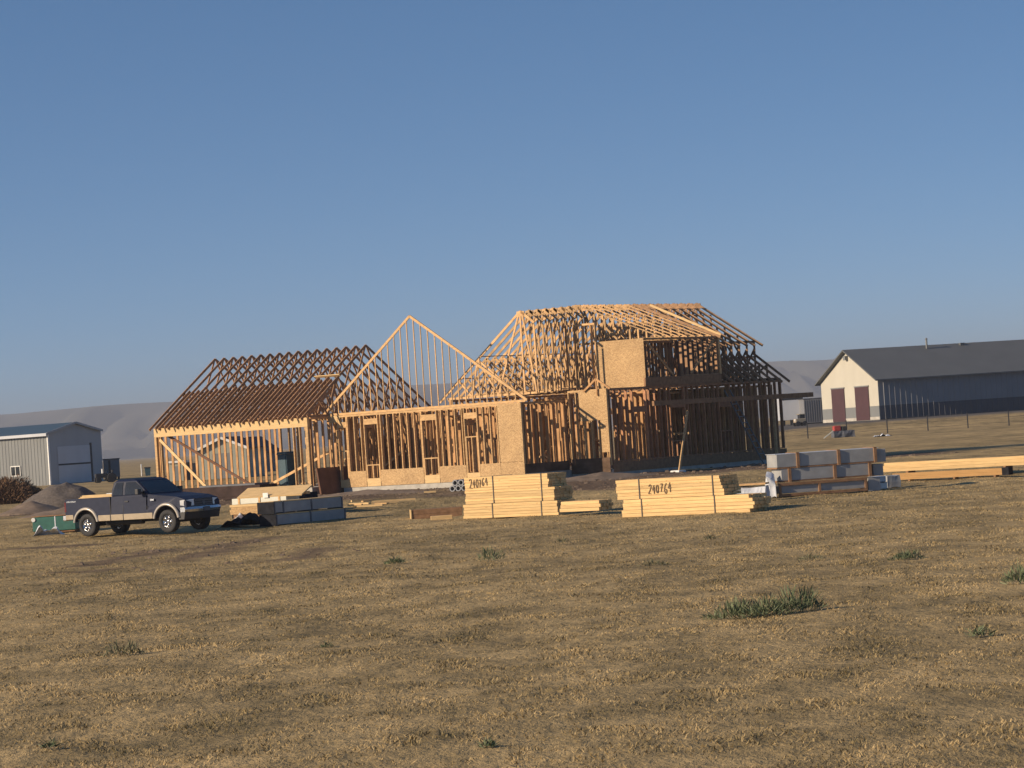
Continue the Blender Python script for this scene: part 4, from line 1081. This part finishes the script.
for (y0, y1) in ((-ov, WB/2), (WB+ov, WB/2)):
    za, zb = EB-.47*ov+.06, RB+.06
    MB().add([(-ov, y0, za), (-ov, y1, zb), (LB, y1, zb), (LB, y0, za), (-ov, y0, za+.14), (-ov, y1, zb+.14), (LB, y1, zb+.14), (LB, y0, za+.14)],
             [(3, 2, 1, 0), (4, 5, 6, 7), (0, 1, 5, 4), (1, 2, 6, 5), (2, 3, 7, 6), (3, 0, 4, 7)]).build('roof', M['barnroof'], bn)
MB().box(LB-.1, LB-.02, .11, WB-.1, 0, EB).build('wall', M['barnwall'], bn); MB().box(.02, LB, WB-.1, WB-.002, 0, EB).build('wall', M['barnwall'], bn)
vp = MB(); vp.cyl((8.9, WB/2-.8, RB-.2), (8.9, WB/2-.8, RB+.8), .1, 10); vp.cyl((8.9, WB/2-.8, RB+.8), (8.9, WB/2-.8, RB+.95), .17, 10, .04); vp.build('vent_pipe', M['wains'], bn)
MB().box(13.0, 13.5, WB/2-.6, WB/2-.2, RB-.1, RB+.22).build('roof_vent', M['barnroof'], bn)
bx = MB(); bx.box(-.4, -.1, WB/2-.25, WB/2+.25, RB-.9, RB-.45); bx.build('gable_lamp', M['wains'], bn)

# dark container and pale trailer left of the barn
c = GD(805, 323)
t = thing('shipping_container', 'dark slate container against the left side of the cream gabled barn', 'container', c, R(4))
MB().box(0, 2.3, 0, 6, .1, 2.65).build('container_body', M['barnwall'], t, bevel=.02); MB().box(-.04, 2.34, -.04, 6.04, 2.653, 2.75).build('roof', M['barnlow'], t)
k = MB()
for i in range(9): k.box(.1+i*.25, .16+i*.25, -.04, -.003, .2, 2.55)
k.build('ribs', M['barnlow'], t)
MB().box(0, 2.3, .1, 5.9, 0, .097).build('skid', M['trim'], t)
c = GD(789, 326)
t = thing('box_trailer', 'pale grey box trailer left of the dark slate container', 'trailer', c, R(4))
MB().box(-.9, 1.65, 0, 5, .55, 2.95).build('trailer_body', M['sheddoor'], t, bevel=.05); MB().box(-.9, 1.7, -.02, .0 - .002, 2.75, 3.26).build('trim', M['trim'], t)
for x in (-.4, 1.2): MB().cyl((x-.12, 1, .38), (x+.12, 1, .38), .38, 14).build('wheel', M['black'], t)
MB().box(.2, .5, .1, .3, 0, .547).build('prop_leg', M['trim'], t)
c = GD(801, 300)
t = thing('utility_cart', 'small tan utility cart in front of the dark slate container', 'cart', c, R(15))
MB().box(-.5, .6, 0, .8, .35, .75).build('body', M['trucktan'], t, bevel=.05); MB().box(-.05, .5, .05, .75, .76, 1.15).build('cab', M['trim'], t, bevel=.04); MB().box(-.1, .55, .02, .78, 1.153, 1.22).build('roof', M['trucktan'], t)
for x in (-.3, .42):
    for y in (-.02, .82): MB().cyl((x, y-.08, .25), (x, y+.08, .25), .25, 12).build('wheel', M['black'], t)
MB().cyl((-.55, .2, .6), (-.5, .2, .6), .12, 10).build('headlight', M['white'], t)

# wire fence
fe = thing('wire_fence', 'thin wire fence on dark steel posts running across before the barn', 'fence', (0, 0, 0))
pts = []
for px in (765, 808, 847, 887.5, 928, 968, 1009, 1050, 1092):
    q_ = GD(px, 250 - (px-765)*.012)
    pts.append(q_)
for q_ in pts: MB().cyl((q_.x, q_.y, q_.z-.1), (q_.x, q_.y, q_.z+1.3), .05, 6).build('post', M['trim'], fe)
wm_ = MB()
for h in (.3, .75, 1.2):
    for a, b_ in zip(pts, pts[1:]): wm_.cyl(a+Vector((0, 0, h)), b_+Vector((0, 0, h)), .012, 4)
wm_.build('wire', M['trim'], fe)
# red machine on a grey tarp, white debris
c = G(834, 438)
t = thing('plate_compactor', 'small red and black machine on a grey bag, on the grass before the barn', 'machine', c, R(10))
s_ = 1.0
lumpy(.05, 1.75, 0, .9, 0, .55, 8, .1, 3).build('grey_bag', M['darkgrey'], t)
MB().box(.1, .7, .2, .7, .5, .95).build('engine', M['red'], t, bevel=.08); MB().box(.75, 1.2, .2, .7, .5, .88).build('tank', M['black'], t, bevel=.08)
MB().bar((.15, .4, .6), (-.75, .3, .03), (0, 1, 0), .06, .08).build('handle', M['foam'], t)
for i, (px, l, lab) in enumerate(((873, .8, 'left scrap of white plastic on the grass by the fence'), (880, .7, 'middle scrap of white plastic on the grass by the fence'), (887, .6, 'right scrap of white plastic on the grass by the fence'))):
    o = crumple(8, 5, l*.8, .5, .2, 40+i).build('plastic_scrap', M['plastic'], None, G(px, 437.3-.5*i), R(10*i)); tag(o, lab, 'plastic scrap', 'white scraps by the fence')

# ------------------------------------------------------------------ pickup truck
pr = G(89.5, 537.5); pf = G(168, 534)
hd_ = math.atan2((pf-pr).y, (pf-pr).x)
TA = R(-33)
off = Vector((-math.sin(TA), math.cos(TA), 0))*.87      # from near wheel to the centreline
tl = pr+off; tl.z = gz(tl.x, tl.y)
tk = thing('pickup_truck', 'dark blue extended cab pickup truck with tan lower sides parked on the left', 'pickup truck', tl, TA)
tk.scale = (1.035, 1.035, 1.035)
def arc(cx, cz, r, a0, a1, n=12): return [(cx+r*math.cos(a0+(a1-a0)*i/n), cz+r*math.sin(a0+(a1-a0)*i/n)) for i in range(n+1)]
WBs = 3.53; TR = .385
# bed side (with wheel arch)
bedp = [(-.90, .60), (-.92, .9), (-.91, 1.27), (-.88, 1.30), (1.09, 1.31), (1.09, .50), (.49, .50)]+arc(0, .42, .49, R(10), R(170))+[(-.49, .56)]
for s_ in (-1, 1):
    MB().prism(bedp, 'y', s_*.83, s_*.955).build('bed_side', M['truckblue'], tk, bevel=.03)
MB().box(-.84, 1.07, -.825, .825, .62, .72).build('bed_floor', M['trim'], tk)
tgate = MB().box(-.92, -.845, -.82, .82, .68, 1.29).build('tailgate', M['truckblue'], tk, bevel=.02)
MB().box(-.94, -.922, -.12, .12, 1.1, 1.17).build('handle', M['trim'], tgate)
# cab and bonnet lower body
cabp = [(1.11, .50), (1.11, 1.31), (2.72, 1.325), (3.2, 1.275), (3.95, 1.19), (4.28, 1.09), (4.36, .98), (4.36, .60), (4.15, .55), (4.03, .48)]+arc(WBs, .42, .50, R(8), R(172))+[(3.02, .50)]
lowb = MB().prism(cabp, 'y', -.955, .955)
for i, v in enumerate(lowb.v):                     # taper the nose and tuck the beltline in
    x, y, z = v
    ty = 1-.075*ss(3.3, 4.4, x)-.045*ss(.95, 1.33, z)
    lowb.v[i] = (x, y*ty, z)
lowb.build('cab_body', M['truckblue'], tk, bevel=.045)
# greenhouse
lv = [(1.12, 2.80, .90, 1.31), (1.15, 2.52, .86, 1.56), (1.22, 2.22, .80, 1.80), (1.36, 2.02, .70, 1.87)]
gv = []; 
for (x0, x1, w, z) in lv: gv += [(x0, -w, z), (x1, -w, z), (x1, w, z), (x0, w, z)]
gf = [(4*i+k_, 4*i+(k_+1) % 4, 4*i+4+(k_+1) % 4, 4*i+4+k_) for i in range(3) for k_ in range(4)]+[(12, 13, 14, 15), (3, 2, 1, 0)]
MB().add(gv, gf).build('cab_roof', M['truckblue'], tk, bevel=.03)
def yside(z):
    for (a, b_) in zip(lv, lv[1:]):
        if z <= b_[3]: t_ = (z-a[3])/(b_[3]-a[3]); return a[2]+(b_[2]-a[2])*t_
    return lv[-1][2]
for s_ in (-1, 1):
    for nm, rows in (('side_window', [(1.345, 1.74, 2.62), (1.56, 1.74, 2.46), (1.765, 1.76, 2.17)]), ('quarter_window', [(1.345, 1.20, 1.63), (1.56, 1.24, 1.63), (1.765, 1.33, 1.64)])):
        vs = []
        for z, xa, xb in rows: vs += [(xa, s_*(yside(z)+.014), z), (xb, s_*(yside(z)+.014), z)]
        vs += [(x, y-s_*.04, z) for x, y, z in vs]
        MB().add(vs, [(0, 1, 3, 2), (2, 3, 5, 4), (6, 8, 9, 7), (8, 10, 11, 9), (0, 2, 8, 6), (2, 4, 10, 8), (1, 7, 9, 3), (3, 9, 11, 5), (0, 6, 7, 1), (4, 5, 11, 10)]).build(nm, M['glass'], tk)
def xfront(z):
    for (a, b_) in zip(lv, lv[1:]):
        if z <= b_[3]: t_ = (z-a[3])/(b_[3]-a[3]); return a[1]+(b_[1]-a[1])*t_
ws = MB(); rows_ = (1.35, 1.56, 1.77)
vs = []
for z in rows_:
    for s_ in (-1, 1): vs.append((xfront(z)+.014, s_*(yside(z)-.07), z))
vs += [(x-.03, y, z) for x, y, z in vs]
ws.add(vs, [(0, 1, 3, 2), (2, 3, 5, 4), (6, 8, 9, 7), (8, 10, 11, 9), (0, 2, 8, 6), (2, 4, 10, 8), (1, 7, 9, 3), (3, 9, 11, 5), (0, 6, 7, 1), (4, 5, 11, 10)])
ws.build('windscreen', M['glass'], tk)
MB().box(1.09, 1.135, -.7, .7, 1.38, 1.74).build('rear_window', M['glass'], tk)
for s_ in (-1, 1):
    yy = s_*.957
    dpanel = MB().add([(1.68, s_*.958, .52), (2.66, s_*.958, .52), (2.70, s_*.945, 1.27), (1.68, s_*.945, 1.27), (1.68, s_*.93, .52), (2.66, s_*.93, .52), (2.70, s_*.915, 1.27), (1.68, s_*.915, 1.27)],
                      [(0, 1, 2, 3), (7, 6, 5, 4), (0, 4, 5, 1), (1, 5, 6, 2), (2, 6, 7, 3), (3, 7, 4, 0)]).build('door', M['truckblue'], tk)
    MB().box(1.76, 1.92, s_*.965-.012, s_*.965+.012, 1.10, 1.14).build('handle', M['trim'], dpanel)
    # seams
    MB().box(1.66, 1.672, s_*.953-.005, s_*.953+.005, .53, 1.0).build('door_gap', M['trim'], tk)
    MB().box(2.708, 2.720, s_*.951-.005, s_*.951+.005, .53, .94).build('door_gap', M['trim'], tk)
    MB().box(1.091, 1.109, s_*.94-.012, s_*.94+.012, .52, 1.30).build('bed_gap', M['trim'], tk)
    # tan rockers and pale flares
    for a, b_ in ((.55, 1.085), (1.12, 1.65), (1.68, 2.94)):
        MB().box(a, b_, min(s_*.968, s_*.93), max(s_*.968, s_*.93), .50, .70).build('rocker_panel', M['trucktan'], tk, bevel=.01)
    MB().box(-.905, -.56, min(s_*.966, s_*.93), max(s_*.966, s_*.93), .60, .76).build('rocker_panel', M['trucktan'], tk, bevel=.01)
    for cx_, r_, nm in ((0, .49, 0), (WBs, .50, 1)):
        mb = MB(); n = 16; vs = []
        a0, a1 = (R(8), R(172))
        w0 = s_*(.955 if nm == 0 else .945); 
        for i in range(n+1):
            a = a0+(a1-a0)*i/n
            for (rr, oy) in ((r_-.005, .0), (r_-.005, .045), (r_+.035, .05), (r_+.085, .02), (r_+.09, -.02)):
                vs.append((cx_+rr*math.cos(a), w0+s_*oy, .42+rr*math.sin(a)))
        k = 5
        fs = [(i*k+j, i*k+j+1, (i+1)*k+j+1, (i+1)*k+j) for i in range(n) for j in range(k-1)]
        mb.add(vs, fs).build('wheel_flare', M['truckflare'], tk, smooth=True)
    # mirror
    mr_ = MB(); mr_.box(2.42, 2.56, min(s_*1.0, s_*1.19), max(s_*1.0, s_*1.19), 1.33, 1.52); mr_.box(2.46, 2.52, min(s_*.88, s_*1.0), max(s_*.88, s_*1.0), 1.36, 1.42); mr_.build('mirror', M['trim'], tk, bevel=.02)
    # lamps
    hl = MB().add([(4.345, s_*.50, .86), (4.345, s_*.50, 1.07), (4.25, s_*.87, 1.07), (4.25, s_*.87, .86), (4.385, s_*.50, .86), (4.375, s_*.50, 1.06), (4.30, s_*.875, 1.06), (4.31, s_*.875, .86), (4.10, s_*.905, 1.05), (4.12, s_*.915, .89)],
                  [(4, 5, 6, 7), (7, 6, 8, 9), (0, 1, 5, 4), (5, 1, 2, 6), (0, 4, 7, 3), (2, 8, 6), (3, 7, 9), (3, 9, 8, 2), (0, 3, 2, 1)]).build('headlight', M['lamp'], tk)
    MB().box(-.94, -.86, min(s_*.83, s_*.962), max(s_*.83, s_*.962), .86, 1.2).build('tail_light', M['tail'], tk, bevel=.015)
# decals on the bed side and wing (illegible in the photograph, kept as small pale marks)
for s_ in (-1,):
    mb = MB()
    for i in range(7): mb.bar((-.82+i*.06, s_*.9575, 1.18), (-.79+i*.06, s_*.9575, 1.23), (0, 1, 0), .003, .03)
    mb.build('bed_decal', M['chrome'], tk)
    MB().box(2.88, 3.04, s_*.938-.03, s_*.938, 1.10, 1.16).build('wing_badge', M['chrome'], tk)
# grille and front bumper
gr = MB().box(4.33, 4.375, -.48, .48, .80, 1.08).build('grille', M['trim'], tk)
for z in (.86, .94, 1.02): MB().box(4.376, 4.39, -.46, .46, z-.012, z+.012).build('grille_bar', M['darkgrey'], gr)
MB().cyl((4.376, 0, .94), (4.395, 0, .94), .07, 14).build('badge', M['darkgrey'], gr)
bmp = MB().prism([(4.22, .845), (4.50, .845), (4.53, .78), (4.50, .68), (4.22, .68)], 'y', -.93, .93)
for i, v in enumerate(bmp.v): bmp.v[i] = (v[0]-.18*(abs(v[1])/.93)**2, v[1], v[2])
bmp = MB()
n = 10; vs = []
for i in range(n+1):
    y = -.95+1.9*i/n; dx = -.16*(abs(y)/.95)**2.5
    for (x, z) in ((4.3, .82), (4.48, .82), (4.51, .74), (4.48, .66), (4.3, .66)): vs.append((x+dx, y, z))
fs = [(i*5+j, i*5+(j+1) % 5, (i+1)*5+(j+1) % 5, (i+1)*5+j) for i in range(n) for j in range(5)]+[(0, 1, 2, 3, 4), tuple(n*5+j for j in (4, 3, 2, 1, 0))]
bmp.add(vs, fs).build('front_bumper', M['chrome'], tk)
va = MB(); vs = []
for i in range(n+1):
    y = -.93+1.86*i/n; dx = -.16*(abs(y)/.95)**2.5
    for (x, z) in ((4.2, .657), (4.47, .657), (4.42, .42), (4.2, .42)): vs.append((x+dx, y, z))
fs = [(i*4+j, i*4+(j+1) % 4, (i+1)*4+(j+1) % 4, (i+1)*4+j) for i in range(n) for j in range(4)]+[(0, 1, 2, 3), tuple(n*4+j for j in (3, 2, 1, 0))]
va.add(vs, fs).build('front_valance', M['trim'], tk)
MB().box(4.512, 4.525, -.16, .16, .66, .80).build('number_plate', M['darkgrey'], tk)
MB().box(-1.10, -.93, -.9, .9, .56, .74).build('rear_bumper', M['chrome'], tk, bevel=.03)
MB().box(-.8, 4.1, -.42, .42, .40, .55).build('chassis', M['black'], tk)
for x in (0, WBs): MB().cyl((x, -.7, .39), (x, .7, .39), .07, 10).build('axle', M['black'], tk)
MB().cyl((2.2, -.55, .42), (.6, -.55, .42), .09, 10).build('exhaust', M['black'], tk)
# wheels
def wheel(parent, x, s_):
    w_ = bpy.data.objects.new('wheel', None); COL.objects.link(w_); w_.parent = parent; w_.location = (x, s_*.80, TR); w_.rotation_euler = (0, random.uniform(0, 1), 0)
    return w_
tp = [(.205, -.115), (.30, -.13), (.355, -.125), (.383, -.10), (.386, 0), (.383, .10), (.355, .125), (.30, .13), (.205, .115), (.205, -.115)]
tyre_me = MB().lathe(tp, (0, 0, 0), 'y', 36).mesh('tyre', M['black'])
rp = [(.0, .085), (.06, .09), (.065, .06), (.15, .045), (.185, .055), (.195, .10), (.213, .112), (.213, -.1), (.18, -.05), (0, -.05)]
rimb = MB().lathe(rp, (0, 0, 0), 'y', 36)
for k_ in range(5):
    a = 2*math.pi*k_/5
    rimb.bar((.05*math.cos(a), .075, .05*math.sin(a)), (.19*math.cos(a), .085, .19*math.sin(a)), (0, 1, 0), .04, .075)
rim_me = rimb.mesh('rim', M['chrome']); 
holes = MB()
for k_ in range(5):
    a = 2*math.pi*(k_+.5)/5
    holes.cyl((.125*math.cos(a), .03, .125*math.sin(a)), (.125*math.cos(a), .062, .125*math.sin(a)), .032, 10)
hole_me = holes.mesh('rim_slots', M['black'])
for x in (0, WBs):
    for s_ in (-1, 1):
        w_ = wheel(tk, x, s_)
        if s_ < 0: w_.rotation_euler = (0, w_.rotation_euler[1], math.pi)
        for nm, me_ in (('tyre', tyre_me), ('rim', rim_me), ('rim_slots', hole_me)):
            o = link(nm, me_, w_); 
            if nm != 'rim_slots':
                for p_ in me_.polygons: p_.use_smooth = True
# load in the bed
cw = lambda x, y, z: tl+1.035*Vector((x*math.cos(TA)-y*math.sin(TA), x*math.sin(TA)+y*math.cos(TA), z))
t = thing('board_load', 'short yellow boards lying in the bed of the dark blue truck', 'boards', cw(-.6, -.55, .72), TA)
MB().box(0, 1.5, 0, .5, 0, .58).build('support_crate', M['batten'], t); 
for i in range(3): MB().box(-.05+.08*i, 1.55, .02, .5-.06*i, .583+.04*i, .621+.04*i).build('board', M['ply'], t)
t = thing('white_box', 'white lidded box in the truck bed against the cab', 'box', cw(.25, -.1, .72), TA)
MB().box(0, .75, 0, .6, 0, .62).build('box_body', M['foam'], t, bevel=.02); MB().box(-.02, .77, -.02, .62, .623, .72).build('lid', M['white'], t, bevel=.02)

# ------------------------------------------------------------------ soil clods
cl = MB()
def clod(p, s_):
    vs = []; 
    for k_ in range(8):
        sx, sy, sz = ((k_ & 1)*2-1, ((k_ >> 1) & 1)*2-1, (k_ >> 2) & 1)
        f_ = .75 if sz else 1
        vs.append((p.x+sx*s_*f_*random.uniform(.6, 1.1), p.y+sy*s_*f_*random.uniform(.6, 1.1), p.z-.02+sz*s_*random.uniform(.5, 1.0)))
    cl.add(vs, [(0, 1, 3, 2), (4, 6, 7, 5), (0, 4, 5, 1), (1, 5, 7, 3), (3, 7, 6, 2), (2, 6, 4, 0)])
for i in range(2600):
    y = random.uniform(100, 140); x = random.uniform(-24, 24)
    dm = dirt_mask(x, y)
    if dm > .3: clod(Vector((x, y, gz(x, y))), random.uniform(.03, .11))
for (cx_, cy_, n) in ((150, 552, 26), (190, 549, 24), (235, 543, 16), (125, 560, 12), (300, 555, 10), (205, 565, 8)):
    b0 = G(cx_, cy_)
    for k_ in range(n):
        x = b0.x+random.gauss(0, .9); y = b0.y+random.gauss(0, .8); clod(Vector((x, y, gz(x, y))), random.uniform(.03, .085))
o = cl.build('soil_clods', M['soil']); tag(o, 'loose clods of turned soil round the building site', 'soil', kind='stuff')

# ------------------------------------------------------------------ air
hz = MB().box(-3200, 3200, -260, 8600, -12, 150).build('haze', None)
m = bpy.data.materials.new('haze'); m.use_nodes = True; nt = m.node_tree; nt.nodes.clear()
out = N(nt, 'ShaderNodeOutputMaterial'); pv = N(nt, 'ShaderNodeVolumePrincipled')
pv.inputs['Color'].default_value = (.445, .495, .61, 1); pv.inputs['Density'].default_value = 1.95e-4; pv.inputs['Anisotropy'].default_value = 0.0
nt.links.new(pv.outputs[0], out.inputs['Volume']); hz.data.materials.append(m); tag(hz, 'thin grey blue haze over the valley', None, kind='stuff')
